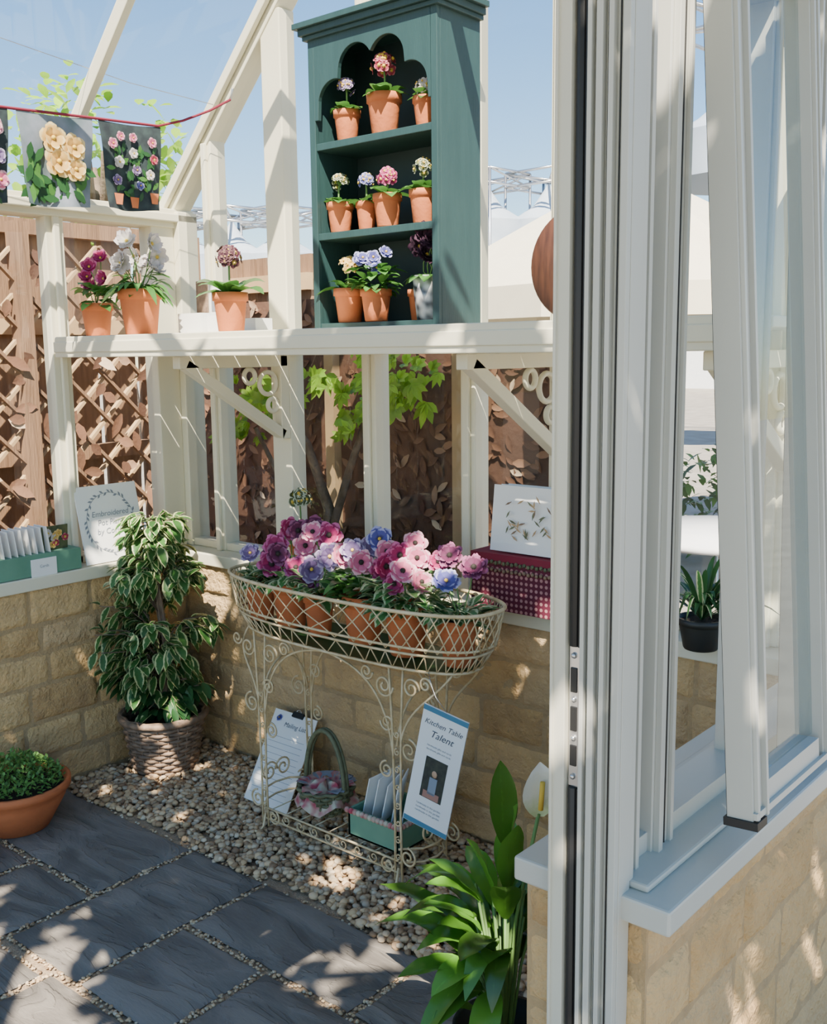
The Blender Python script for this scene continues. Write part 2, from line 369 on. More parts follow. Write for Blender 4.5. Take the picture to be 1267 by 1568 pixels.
def sash(name,y0,y1,xt,xb_,zt,zb_,w=.042):
    s=MB(); d=V((xb_-xt,0,zb_-zt)); L=d.length; d.normalize(); nx=V((-d.z,0,d.x)); 
    rot=Matrix((nx,V((0,1,0)),-d)).transposed()
    o=V((xt,0,zt))
    def b(n0,n1,ya,yb,a,bb,m):
        c=o+nx*((n0+n1)/2)+V((0,(ya+yb)/2,0))+d*((a+bb)/2); s.box(c,(abs(n1-n0),abs(yb-ya),abs(bb-a)),m,rot)
    for ya,yb in ((y0,y0+w),(y1-w*.6,y1)):
        b(-.020,.018,ya,yb,0,L,M_white)
        b(.018,.024,ya+.005,ya+.012,0,L,M_white); b(.0182,.0195,ya+.016,ya+.019,0,L,M_black); b(.018,.026,yb-.010,yb-.003,0,L,M_white)
    b(-.0202,-.0195,y0-.0005,y0+.0005,0,L,M_black)
    b(-.020,.018,y0+w,y1-w,0,w,M_white); b(-.020,.018,y0+w,y1-w,L-w,L,M_white)
    b(.018,.024,y0,y1,L-.012,L-.002,M_white); b(-.024,.026,y0-.004,y0+.03,L,L+.012,M_black)
    b(-.002,.002,y0+w,y1-w*.6,w,L-w,M_glass2)
    return child(s.build(name,bevel=.0012),WF)
sash('casement_sash',-1.085,-.78,2.595,2.675,2.06,.85)
sash('casement_sash',-.70,-.42,2.575,2.60,2.06,.80,.030)
# ------------------------------------------------------------------ floor
fl=MB()
fl.add([(0,-2.6,-.012),(2.4,-2.6,-.012),(2.4,0,-.012),(0,0,-.012)],[(0,1,2,3)],M_sand)
m,nt,n,l=newmat('slate')
p=n.new('ShaderNodeBsdfPrincipled'); tc=n.new('ShaderNodeTexCoord'); g=n.new('ShaderNodeNewGeometry')
ad=n.new('ShaderNodeVectorMath'); ad.operation='ADD'; sc=n.new('ShaderNodeVectorMath'); sc.operation='SCALE'; sc.inputs[3].default_value=7
cb=n.new('ShaderNodeCombineXYZ'); l.new(g.outputs['Random Per Island'],cb.inputs[0]); l.new(g.outputs['Random Per Island'],cb.inputs[1]); l.new(cb.outputs[0],sc.inputs[0])
l.new(tc.outputs['Object'],ad.inputs[0]); l.new(sc.outputs[0],ad.inputs[1])
mp=n.new('ShaderNodeMapping'); mp.inputs['Scale'].default_value=(1,3.2,1); mp.inputs['Rotation'].default_value=(0,0,.5); l.new(ad.outputs[0],mp.inputs[0])
nz=n.new('ShaderNodeTexNoise'); nz.inputs['Scale'].default_value=3.0; nz.inputs['Detail'].default_value=10; nz.inputs['Distortion'].default_value=1.2; l.new(mp.outputs[0],nz.inputs[0])
r=ramp(n,[(.3,(.088,.078,.067)),(.5,(.138,.124,.106)),(.72,(.225,.20,.17))]); 
mx=n.new('ShaderNodeMath'); mx.operation='MULTIPLY_ADD'; l.new(g.outputs['Random Per Island'],mx.inputs[0]); mx.inputs[1].default_value=.15; l.new(nz.outputs[0],mx.inputs[2])
l.new(mx.outputs[0],r.inputs[0]); l.new(r.outputs[0],p.inputs['Base Color']); p.inputs['Roughness'].default_value=.7; p.inputs['Specular IOR Level'].default_value=.3
st=ramp(n,[(.0,(0,0,0)),(.42,(.2,.2,.2)),(.44,(.45,.45,.45)),(.55,(.55,.55,.55)),(.57,(.8,.8,.8)),(1,(1,1,1))]); l.new(nz.outputs[0],st.inputs[0])
b=n.new('ShaderNodeBump'); b.inputs['Strength'].default_value=.8; b.inputs['Distance'].default_value=.010; l.new(st.outputs[0],b.inputs['Height'])
n2=n.new('ShaderNodeTexNoise'); n2.inputs['Scale'].default_value=45; n2.inputs['Detail'].default_value=6; l.new(mp.outputs[0],n2.inputs[0])
b2=n.new('ShaderNodeBump'); b2.inputs['Strength'].default_value=.3; b2.inputs['Distance'].default_value=.004; l.new(n2.outputs[0],b2.inputs['Height']); l.new(b.outputs[0],b2.inputs['Normal']); l.new(b2.outputs[0],p.inputs['Normal'])
out(nt,p.outputs[0]); M_slate=m
tiles=[(.0,.755,-.93,-.59),(.0,.43,-1.22,-.94),(.44,.755,-1.22,-.94),(.765,1.08,-1.2,-.585),(1.09,1.68,-.865,-.585),(1.09,1.40,-1.2,-.875),(1.41,1.98,-1.2,-.875),
 (1.69,2.38,-.865,-.585),(1.99,2.38,-1.2,-.875),(0,.6,-1.55,-1.23),(.61,.99,-1.8,-1.23),(1.0,1.58,-1.5,-1.21),(1.59,2.38,-1.5,-1.21),(0,.6,-2.1,-1.56),(1.0,1.7,-2.1,-1.51),(1.71,2.38,-2.1,-1.51),(.61,.99,-2.1,-1.81),(0,1.2,-2.6,-2.11),(1.21,2.38,-2.6,-2.11)]
for (x0,x1,y0,y1) in tiles:
    g=.006; x0+=g;x1-=g;y0+=g;y1-=g
    nu=max(4,int((x1-x0)/.03)); nv=max(4,int((y1-y0)/.03)); vs=[];fs=[]
    tl=(R.uniform(-.003,.003),R.uniform(-.003,.003))
    for i in range(nu+1):
        for j in range(nv+1):
            x=x0+(x1-x0)*i/nu;y=y0+(y1-y0)*j/nv
            if i in(0,nu): x+=noise.noise(V((x*5,y*22,1)))*.008
            if j in(0,nv): y+=noise.noise(V((x*22,y*5,1)))*.008
            e=min(i,nu-i,j,nv-j); z=(0 if e else -.007)+noise.noise(V((x*9,y*9,0)))*.002+tl[0]*(i/nu-.5)+tl[1]*(j/nv-.5)
            vs.append((x,y,z))
    for i in range(nu):
        for j in range(nv): a=i*(nv+1)+j; fs.append((a,a+nv+1,a+nv+2,a+1))
    fl.add(vs,fs,M_slate,smooth=True)
fl.build('floor')
def gravel(name,N,pos,smin,smax,seed,mat_):
    rs=np.random.RandomState(seed)
    bm=bmesh.new(); bmesh.ops.create_icosphere(bm,subdivisions=2,radius=1)
    bv=np.array([v.co[:] for v in bm.verts]); bf=np.array([[v.index for v in f.verts] for f in bm.faces]); bm.free()
    nv=len(bv);nf=len(bf)
    variants=[bv*(1+rs.uniform(-.16,.16,(nv,1)))*np.array([[1,rs.uniform(.7,.95),rs.uniform(.5,.7)]]) for _ in range(14)]
    P_=pos(rs,N); VV=np.zeros((N*nv,3)); FF=np.zeros((N*nf,3),dtype=np.int32)
    for i in range(N):
        s=rs.uniform(smin,smax); a=rs.uniform(0,6.28); tx=rs.uniform(-.35,.35);ty=rs.uniform(-.35,.35)
        Rm=np.array(Matrix.Rotation(a,3,'Z')@Matrix.Rotation(tx,3,'X')@Matrix.Rotation(ty,3,'Y'))
        VV[i*nv:(i+1)*nv]=(variants[i%14]*s)@Rm.T+P_[i]; FF[i*nf:(i+1)*nf]=bf+i*nv
    me=bpy.data.meshes.new(name); me.vertices.add(len(VV)); me.vertices.foreach_set('co',VV.ravel())
    me.loops.add(len(FF)*3); me.loops.foreach_set('vertex_index',FF.ravel()); me.polygons.add(len(FF))
    me.polygons.foreach_set('loop_start',np.arange(0,len(FF)*3,3,dtype=np.int32)); me.polygons.foreach_set('loop_total',np.full(len(FF),3,dtype=np.int32))
    me.update(calc_edges=True); me.polygons.foreach_set('use_smooth',[True]*len(FF)); me.materials.append(mat_)
    ob=bpy.data.objects.new(name,me); bpy.context.scene.collection.objects.link(ob); return ob
def gp(rs,N):
    x=rs.uniform(.012,2.39,N); y=-.012-rs.uniform(0,1,N)*(.565+.02*np.sin(x*9)); z=rs.uniform(-.006,.010,N)
    return np.stack([x,y,z],1)
GR=gravel('gravel',7000,gp,.008,.0145,4,M_pebble)
def gj(rs,N):
    res=[]
    while len(res)<N:
        t=tiles[rs.randint(len(tiles))]; k=rs.randint(4)
        x=rs.uniform(t[0],t[1]);y=rs.uniform(t[2],t[3])
        if k==0:x=t[0]
        if k==1:x=t[1]
        if k==2:y=t[2]
        if k==3:y=t[3]
        if x<.02 or x>2.38 or y<-2: continue
        res.append((x+rs.normal(0,.003),y+rs.normal(0,.003),-.006))
    return np.array(res)
child(gravel('joint_grit',2600,gj,.003,.006,9,M_pebble),GR)
# ------------------------------------------------------------------ pots and plants
def pot(mb,c,r,h,m=M_terra):
    c=V(c); mb.lathe([(r*.05,0),(r*.68,0),(r*.72,.004),(r*.90,h*.76),(r*.905,h*.78),(r,h*.79),(r*1.0,h),(r*.92,h),(r*.88,h*.86),(r*.01,h*.86)],c,m)
    mb.lathe([(r*.87,h*.88),(r*.4,h*.91),(.0005,h*.9)],c,M_soil,n=14)
def stem(mb,a,b,r=.0018,m=M_stem,bend=.02):
    a=V(a);b=V(b); k=V((R.uniform(-1,1),R.uniform(-1,1),0))*bend
    mb.tube([a,a.lerp(b,.35)+k,a.lerp(b,.7)+k*.8,b],r,m,n=5)
CAMD=V((.72,-.62,.25))
def fdir(j=.5): return (CAMD+V((R.uniform(-1,1),R.uniform(-1,1),R.uniform(-.6,1)))*j).normalized()
def primula(name,c,r,h,head,pm,fr_=.011,leafm=M_green,nl=7,hh=.10,nf=9,eye=None,lw=.9,ey=.22):
    mb=MB(); c=V(c); pot(mb,c,r,h); top=c+V((0,0,h*.9))
    for k in range(nl+3):
        a=k*6.283/(nl+3)+R.uniform(-.3,.3); L=r*R.uniform(1.5,2.5)*lw
        mb.leaf(top+V((math.cos(a),math.sin(a),0))*r*.15,(math.cos(a),math.sin(a),R.uniform(.35,1.3)),L,L*.5,leafm,droop=.45,cup=.3,seg=6)
    hc=top+V((0,0,hh)); stem(mb,top,hc,.003,bend=.004)
    for k in range(nf+5):
        d=V((R.uniform(-1,1),R.uniform(-1,1),R.uniform(-.35,1))).normalized()
        if k<8: d=fdir(.75)
        p_=hc+d*head*1.2; stem(mb,hc-V((0,0,.008)),p_,.001,bend=0); mb.flower(p_,d,fr_*1.1,pm,eye=eye,cup=.1,ey=ey)
    return mb.build(name)
ZS=1.565
def bush(mb,top,r,h,n,lm,L0,L1,wr=.5,droop=.5):
    for k in range(n):
        a=R.uniform(0,6.28); t=R.random(); rad=r*math.sqrt(R.random()); p_=top+V((math.cos(a)*rad,math.sin(a)*rad,t*h))
        L=R.uniform(L0,L1); mb.leaf(p_,(math.cos(a),math.sin(a),R.uniform(-.2,.8)),L,L*wr,lm,droop=R.uniform(.1,droop),cup=.25,seg=4)
mb=MB(); c=V((.08,-.38,ZS)); pot(mb,c,.055,.11); top=c+V((0,0,.10)); bush(mb,top,.03,.06,34,M_green,.05,.09)
for dx,dy,dz in ((-.045,0,.10),(.0,-.02,.13),(.055,0,.09),(.01,.02,.16),(-.03,.0,.065)):
    p_=top+V((dx,dy,dz)); stem(mb,top,p_); mb.flower(p_,fdir(.7),.028,P['mag'],n=5,layers=2,cup=.6)
mb.build('potted_cyclamen')
mb=MB(); c=V((.33,-.38,ZS)); pot(mb,c,.070,.145); top=c+V((0,0,.13)); bush(mb,top,.04,.07,24,M_green,.06,.09,.35)
for k in range(44):
    a=R.uniform(0,6.28); mb.leaf(top+V((math.cos(a),math.sin(a),0))*.03,(math.cos(a),math.sin(a),R.uniform(.4,1.6)),R.uniform(.10,.18),.026,M_green,droop=.7,cup=.3)
for k in range(9):
    a=R.uniform(0,6.28); p_=top+V((math.cos(a)*R.uniform(.02,.09),math.sin(a)*.06,R.uniform(.07,.17))); stem(mb,top,p_); mb.flower(p_,fdir(1.1),.036,P['white'],n=6,layers=2,cup=.5,ruf=1)
mb.build('potted_white_lily')
primula('potted_auricula',(.78,-.38,ZS),.053,.115,.028,P['primula'],.017,nl=8,hh=.11,lw=1.25,nf=10,ey=.16)
# cabinet
CX0,CX1,CYF,CYB=.95,1.43,-.20,-.01; CZ=2.40
cb_=MB(); t=.022
cb_.bx(CX0,CX0+t,CYF+.014,CYB,ZS,CZ,M_teal); cb_.bx(CX1-t,CX1,CYF+.014,CYB,ZS,CZ,M_teal)
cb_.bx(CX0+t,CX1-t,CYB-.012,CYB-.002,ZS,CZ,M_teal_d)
for z in (ZS+.012,1.838,2.092): cb_.bx(CX0+t,CX1-t,CYF+.004,CYB-.012,z-.010,z+.010,M_teal)
cb_.bx(CX0,CX0+.024,CYF,CYF+.014,ZS,CZ,M_teal); cb_.bx(CX1-.022,CX1,CYF,CYF+.014,ZS,CZ,M_teal)
lob=[(1.052,2.205,.064),(1.135,2.285,.066),(1.250,2.285,.066),(1.332,2.205,.064)]
def zo(x):
    z=2.165
    for cx,cz,r in lob:
        if abs(x-cx)<r: z=max(z,cz+math.sqrt(r*r-(x-cx)**2))
    return z
N=140; xa,xb2=CX0+.024,CX1-.022; xs=[xa+(xb2-xa)*i/N for i in range(N+1)]; vs=[];fs=[]
for x in xs:
    for y in (CYF,CYF+.014): vs+= [(x,y,zo(x)),(x,y,CZ)]
for i in range(N):
    a=i*4; fs+=[(a,a+4,a+5,a+1),(a+2,a+3,a+7,a+6),(a,a+2,a+6,a+4)]
cb_.add(vs,fs,M_teal)
cb_.bx(CX0-.02,CX1+.02,CYF-.02,CYB,CZ,CZ+.018,M_teal); cb_.bx(CX0-.032,CX1+.032,CYF-.032,CYB,CZ+.018,CZ+.034,M_teal); cb_.bx(CX0-.012,CX1+.012,CYF-.01,CYB,CZ-.012,CZ,M_teal)
cb_.build('display_cabinet',bevel=.0025)
yy=-.145
s1,s2,s3=2.103,1.849,1.588
primula('potted_auricula',(1.050,yy,s1),.040,.088,.018,P['lav'],.012,nl=6,hh=.075)
primula('potted_auricula',(1.195,yy,s1),.050,.110,.026,P['red'],.015,nl=6,hh=.085,nf=11,ey=.3)
primula('potted_auricula',(1.345,yy,s1),.036,.080,.020,P['white'],.012,nl=9,hh=.03)
primula('potted_auricula',(1.015,yy,s2),.041,.088,.020,P['wprim'],.012,nl=7,hh=.065)
primula('potted_auricula',(1.125,yy-.005,s2),.032,.080,.016,P['blue'],.012,nl=6,hh=.065)
primula('potted_auricula',(1.210,yy-.01,s2),.042,.092,.022,P['mag'],.013,nl=6,hh=.055)
primula('potted_auricula',(1.335,yy,s2),.041,.092,.021,P['wprim'],.012,nl=7,hh=.065)
primula('potted_auricula',(1.045,yy,s3),.048,.100,.022,P['yellow'],.012,nl=7,hh=.075)
mb=MB(); c=V((1.165,-.16,s3)); pot(mb,c,.046,.092); top=c+V((0,0,.085)); bush(mb,top,.055,.07,80,M_green,.03,.055,.6)
for k in range(7):
    p_=top+V((R.uniform(-.065,.065),R.uniform(-.05,.02),R.uniform(.05,.11))); mb.flower(p_,fdir(.5),.022,P['blue'],n=5,layers=2,cup=.1)
mb.build('potted_pansy')
mb=MB(); c=V((1.26,-.07,s3)); pot(mb,c,.04,.09); bush(mb,c+V((0,0,.08)),.02,.02,8,M_green,.03,.04); mb.build('potted_primrose')
mb=MB(); c=V((1.355,-.15,s3)); 
mb.lathe([(.001,0),(.034,0),(.048,.12),(.045,.12),(.032,.006),(.001,.006)],c,mat('dotted_ceramic',(.75,.75,.75),(.05,.05,.06),rough=.2,scale=45,detail=0))
top=c+V((0,0,.11))
for k in range(10):
    a=k*.628+.2; mb.leaf(top,(math.cos(a),math.sin(a),.6),.095,.045,M_green,droop=.6,cup=.2)
for dx,dz in ((-.025,.09),(.025,.10),(0,.065),(0,.12)):
    p_=top+V((dx,-.01,dz)); stem(mb,top,p_); mb.flower(p_,fdir(.4),.036,P['dark'],n=7,layers=3,cup=.4,ruf=1)
mb.build('vase_with_dark_flowers')
mb=MB(); rot=Matrix.Rotation(math.radians(90),3,'X'); mb.lathe([(.001,0),(.13,0),(.135,.006),(.135,.014),(.13,.02),(.001,.02)],(1.885,-.22,ZS+.137),M_woodd,n=48,rot=rot); mb.build('round_wooden_board')
mb=MB(); mb.bx(.34,.46,-.24,-.17,ZS,ZS+.07,M_paper); mb.box((.36,-.15,ZS+.09),(.06,.004,.18),M_wicker); mb.box((.43,-.14,ZS+.09),(.09,.004,.16),M_paper); mb.box((.43,-.143,ZS+.11),(.06,.003,.06),M_inkg); mb.box((.51,-.20,ZS+.03),(.06,.06,.06),M_paper); mb.bx(.66,.74,-.25,-.18,ZS,ZS+.045,M_paper); mb.build('greeting_cards')
# ------------------------------------------------------------------ bunting of printed towels
def flag(y0,y1,bg,seed,fl_,name):
    rr=random.Random(seed); mb=MB(); x=.30; zt=lambda y:2.23+.10*(y+.4)*.5; H=.265
    nu,nv=16,14; vs=[];fs=[]
    def pt(u,v):
        y=y0+(y1-y0)*(u*(1-.12*v)+.07*v); return V((x+.016*math.sin(u*9+seed)*v+.005*math.sin(v*6),y,zt(y)-H*v-.006*math.sin(u*math.pi)))
    for i in range(nu+1):
        for j in range(nv+1): vs.append(pt(i/nu,j/nv))
    for i in range(nu):
        for j in range(nv): a=i*(nv+1)+j; fs.append((a,a+nv+1,a+nv+2,a+1))
    mb.add(vs,fs,bg,smooth=True)
    for (u,v,r,kind) in fl_:
        p_=pt(u,v)+V((.009,0,0))
        if kind=='leaf':
            a=rr.uniform(0,6.28); mb.leaf(p_-V((.004,0,0)),(0,math.cos(a),math.sin(a)),r*1.5,r*.7,rr.choice((M_green,M_dgreen,M_dgreen)),up=(1,0,0),droop=0,cup=0,seg=3)
        elif kind=='pot':
            mb.add([p_+V((0,-r*.6,r*.6)),p_+V((0,r*.6,r*.6)),p_+V((0,r*.4,-r*.6)),p_+V((0,-r*.4,-r*.6))],[(0,1,2,3)],M_terra)
        else: mb.flower(p_,(1,0,0),r,P[kind],n=5,layers=2,cup=.03,ruf=.2)
    return mb.build(name)
bgd=mat('towel_dark',(.03,.05,.05),(.01,.015,.02),rough=.9,scale=30)
bgg=mat('towel_grey',(.26,.28,.34),(.05,.10,.09),rough=.9,scale=8)
bun=bpy.data.objects.new('towel_bunting',None); bpy.context.scene.collection.objects.link(bun)
rr=random.Random(2)
f3=[(rr.uniform(.1,.85),rr.uniform(.25,.78),.022,'leaf') for _ in range(48)]+[(.15,.25,.018,'pink'),(.3,.15,.016,'pink'),(.25,.45,.020,'white'),(.5,.33,.018,'white'),(.5,.15,.016,'pink'),(.55,.52,.018,'lav'),(.8,.2,.018,'pink'),(.82,.4,.017,'red'),(.75,.58,.018,'white'),(.6,.7,.016,'blue'),(.2,.66,.018,'lav'),(.2,.88,.028,'pot'),(.52,.9,.028,'pot'),(.82,.86,.028,'pot')]
f2=[(rr.uniform(.08,.85),rr.uniform(.5,.93),.034,'leaf') for _ in range(60)]+[(.42,.25,.046,'yellow'),(.68,.34,.043,'yellow'),(.48,.50,.050,'yellow'),(.70,.58,.040,'yellow')]
f1=[(rr.uniform(.1,.9),rr.uniform(.2,.9),.024,'leaf') for _ in range(26)]+[(.8,.2,.03,'pink'),(.85,.5,.028,'lav'),(.9,.75,.03,'pink'),(.6,.4,.03,'mag')]
child(flag(-.48,-.245,bgd,1,f3,'towel_a'),bun); child(flag(-.755,-.50,bgg,2,f2,'towel_b'),bun); child(flag(-1.03,-.78,bgd,3,f1,'towel_c'),bun)
mb=MB(); mb.tube([(.33,.03,2.365),(.325,-.06,2.315),(.31,-.16,2.27),(.30,-.255,2.240),(.30,-.49,2.228),(.30,-.76,2.213),(.30,-1.03,2.20),(.3,-1.4,2.19),(.2,-1.9,2.21),(.05,-2.0,2.22)],.0045,M_ribbon)
mb.tube([(.33,.03,2.365),(.335,.035,2.385),(.345,.03,2.40)],.004,M_steel); child(mb.build('ribbon'),bun)
mb=MB(); mb.tube([(.25,.02,2.36),(.22,-.3,2.38),(.2,-.8,2.44),(.15,-1.5,2.45),(.0,-1.99,2.18)],.0013,M_steel,n=4); mb.build('hanging_wire')
# ------------------------------------------------------------------ left sill items
mb=MB(); ex=V((0,1,0)); ey=V((-.22,0,.975)).normalized(); c=V((.0,-.30,SILL+.003)); 
rot=Matrix((ex,ey,ex.cross(ey))).transposed(); mb.box(c+ey*.14,(.255,.28,.006),M_paper,rot)
o=c+ey*.14+ex.cross(ey)*.0035
for k,(tx) in enumerate(('Embroidered','Pot Plants','by Corinne')): mb.text(tx,o+ey*(.026-.032*k),ex,ey,.029,M_inkg,shear=.2)
for k in range(44):
    a=k*6.283/44; q=o+ex*.100*math.cos(a)+ey*.110*math.sin(a); d=(ex*-math.sin(a)+ey*math.cos(a)).normalized(); d2=(d+(ex*math.cos(a)+ey*math.sin(a))*R.choice((-.8,.8)))
    mb.leaf(q+ex.cross(ey)*.001,d2,.018,.008,M_inkg,up=ex.cross(ey),droop=0,cup=0,seg=2)
mb.tube([o+ex*.100*math.cos(k*.2)+ey*.110*math.sin(k*.2) for k in range(31)],.0008,M_inkg,n=3,closed=True)
mb.build('table_sign',bevel=.001)
mb=MB(); mb.bx(-.085,.01,-.78,-.455,SILL+.002,SILL+.075,M_greenbox); 
for k in range(9):
    y=-.76+k*.024; mb.box((-.04,y,SILL+.105),(.08,.003,.12),M_paper,Matrix.Rotation(.12,3,'X'))
mb.box((-.03,-.53,SILL+.105),(.004,.10,.11),mat('dark_card',(.04,.06,.03),(.12,.12,.05),scale=40),Matrix.Rotation(.1,3,'Y'))
for k in range(9): mb.flower((-.022,-.575+.085*R.random(),SILL+.085+.06*R.random()),(1,0,0),.014,P[R.choice(('yellow','red','white'))],cup=.03)
mb.box((.013,-.60,SILL+.03),(.003,.095,.06),M_paper)
mb.text('Cards',(.0155,-.60,SILL+.03),(0,1,0),(0,0,1),.014,M_inkg)
mb.build('card_box',bevel=.002)
# ------------------------------------------------------------------ ficus in wicker basket
def wicker(mb,c,r0,r1,h,m,rings=15,tr=.0075):
    c=V(c)
    for i in range(rings):
        t=i/(rings-1); rad=r0+(r1-r0)*t**.8; pts=[]
        for k in range(72):
            a=2*math.pi*k/72; o=.005*math.cos(a*12+(i%2)*math.pi); pts.append(c+V(((rad+o)*math.cos(a),(rad+o)*math.sin(a),.006+t*h)))
        mb.tube(pts,tr,m,n=6,closed=True)
    for k in range(24):
        a=2*math.pi*k/24; mb.tube([c+V(((r0+(r1-r0)*t**.8)*math.cos(a),(r0+(r1-r0)*t**.8)*math.sin(a),t*h)) for t in (0,.3,.6,1)],.004,m,n=5)
    mb.lathe([(.001,.004),(r0,.004),(r1-.012,h*.96)],c,m,n=24)
fc=V((.165,-.255,.005)); mb=MB(); wicker(mb,fc,.105,.145,.20,M_wicker)
mb.lathe([(.138,.17),(.07,.18),(.001,.178)],fc,M_soil)
mb.tube([fc+V((.15*math.cos(a)*1.02,.15*math.sin(a)*1.02,.2)) for a in [k*.2618 for k in range(24)]],.012,M_wicker,n=8,closed=True)
for k in range(3): mb.tube([fc+V((.02*math.cos(k*2),.02*math.sin(k*2),.17)),fc+V((.03*math.sin(k),.02,.45)),fc+V((.01*k,-.01,.7)),fc+V((.0,.0,.9))],[.008,.007,.005,.003],M_bark)
def Rp(h):
    pts=[(.2,.12),(.3,.15),(.42,.20),(.56,.23),(.66,.20),(.78,.13),(.90,.10),(1.0,.05)]
    for (a,b),(c_,d) in zip(pts,pts[1:]):
        if a<=h<=c_: return b+(d-b)*(h-a)/(c_-a)
    return .1
RF=random.Random(21)
for k in range(112):
    h=RF.uniform(.24,.95); a=RF.uniform(0,6.28); rad=Rp(h)*RF.uniform(.45,1.1)
    q=fc+V((math.cos(a)*rad,math.sin(a)*rad,h)); q.x=max(q.x,.03); q.y=min(q.y,-.03)
    b0=fc+V((0,0,max(.18,h-.12))); mid=b0.lerp(q,.55)+V((0,0,.04)); mb.tube([b0,mid,q],.002,M_bark,n=4)
    for j in range(12):
        t=RF.uniform(.3,1.05); p_=(b0.lerp(mid,t/.55) if t<.55 else mid.lerp(q,(t-.55)/.45))+V((RF.uniform(-1,1),RF.uniform(-1,1),RF.uniform(-1,.6)))*.018
        d=V((math.cos(a)*.8+RF.uniform(-.8,.8),math.sin(a)*.8+RF.uniform(-.8,.8),RF.uniform(-1.1,.35)))
        p_.x=max(p_.x,.02); p_.y=min(p_.y,-.02)
        if p_.x<.06: d.x=abs(d.x)
        if p_.y>-.06: d.y=-abs(d.y)
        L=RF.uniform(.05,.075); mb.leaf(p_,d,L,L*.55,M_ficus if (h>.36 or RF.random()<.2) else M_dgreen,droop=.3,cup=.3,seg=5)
mb.build('potted_ficus')
bc=V((.185,-.85,.0)); mb=MB()
mb.lathe([(.001,.002),(.10,.002),(.155,.10),(.158,.125),(.172,.128),(.172,.15),(.160,.152),(.15,.13),(.001,.13)],bc,M_terra,n=40)
mb.lathe([(.15,.133),(.001,.14)],bc,M_soil)
for k in range(1500):
    a=R.uniform(0,6.28);rad=.15*math.sqrt(R.random()); h=.13+.10*(1-(rad/.165)**2)*R.uniform(.3,1)+.012
    mb.leaf(bc+V((math.cos(a)*rad,math.sin(a)*rad,h)),(R.uniform(-1,1),R.uniform(-1,1),R.uniform(.1,1.4)),R.uniform(.014,.026),.010,M_herb,droop=.2,seg=2)
mb.build('terracotta_bowl_with_herbs')
# ------------------------------------------------------------------ wire plant stand
SX,SY=1.125,-.27; BX=1.165; st=MB(); w=.0034
def oval(t,a,b,z): 
    c_,s_=math.cos(t),math.sin(t); e=.75
    return V((BX+a*math.copysign(abs(c_)**e,c_),SY+b*math.copysign(abs(s_)**e,s_),z))
ZR,ZM,ZB=.822,.712,.652
def ringf(a,b,z,r,n=72): st.tube([oval(2*math.pi*k/n,a,b,z) for k in range(n)],r,M_iron,n=6,closed=True)
ringf(.505,.165,ZR,.0055); ringf(.48,.15,ZM+.009,.0038); ringf(.47,.145,ZM-.009,.0038); ringf(.44,.125,ZB,.0042)
NL=54
for k in range(NL):
    t0=2*math.pi*k/NL
    for sgn in (1,-1):
        t1=t0+sgn*2*math.pi*1.9/NL; st.tube([oval(t0+(t1-t0)*q,.48+.025*q,.15+.015*q,ZM+(ZR-ZM)*q) for q in (0,.25,.5,.75,1)],.0021,M_iron,n=4)
        t1=t0+sgn*math.pi/NL; st.tube([oval(t0,.47,.145,ZM-.01),oval(t1,.44,.125,ZB)],.0020,M_iron,n=4)
for k in range(-8,9): 
    x=BX+k*.048; yh=.115*(1-(abs(k)/11)**3); st.tube([(x,SY-yh,ZB),(x,SY+yh,ZB)],.002,M_iron,n=4)
st.add([oval(2*math.pi*k/48,.435,.12,ZB+.003) for k in range(48)],[tuple(range(48))],M_dgreen)
def spiral(c,u,v,r,turns,a0,dr=1,wd=w):
    c=V(c);u=V(u);v=V(v);pts=[]
    n=int(18*turns)
    for i in range(n+1):
        t=i/n; a=a0+dr*t*turns*2*math.pi; q=r*(1-.82*t); pts.append(c+u*(q*math.cos(a))+v*(q*math.sin(a)))
    st.tube(pts,wd,M_iron,n=5)
X=V((1,0,0));Y=V((0,1,0));Z=V((0,0,1)); LX,LY=.28,.10
def bez(p,n=14):
    p=[V(q) for q in p]; o=[]
    for i in range(n+1):
        t=i/n; o.append(p[0]*(1-t)**3+p[1]*3*t*(1-t)**2+p[2]*3*t*t*(1-t)+p[3]*t**3)
    return o
dz=.042
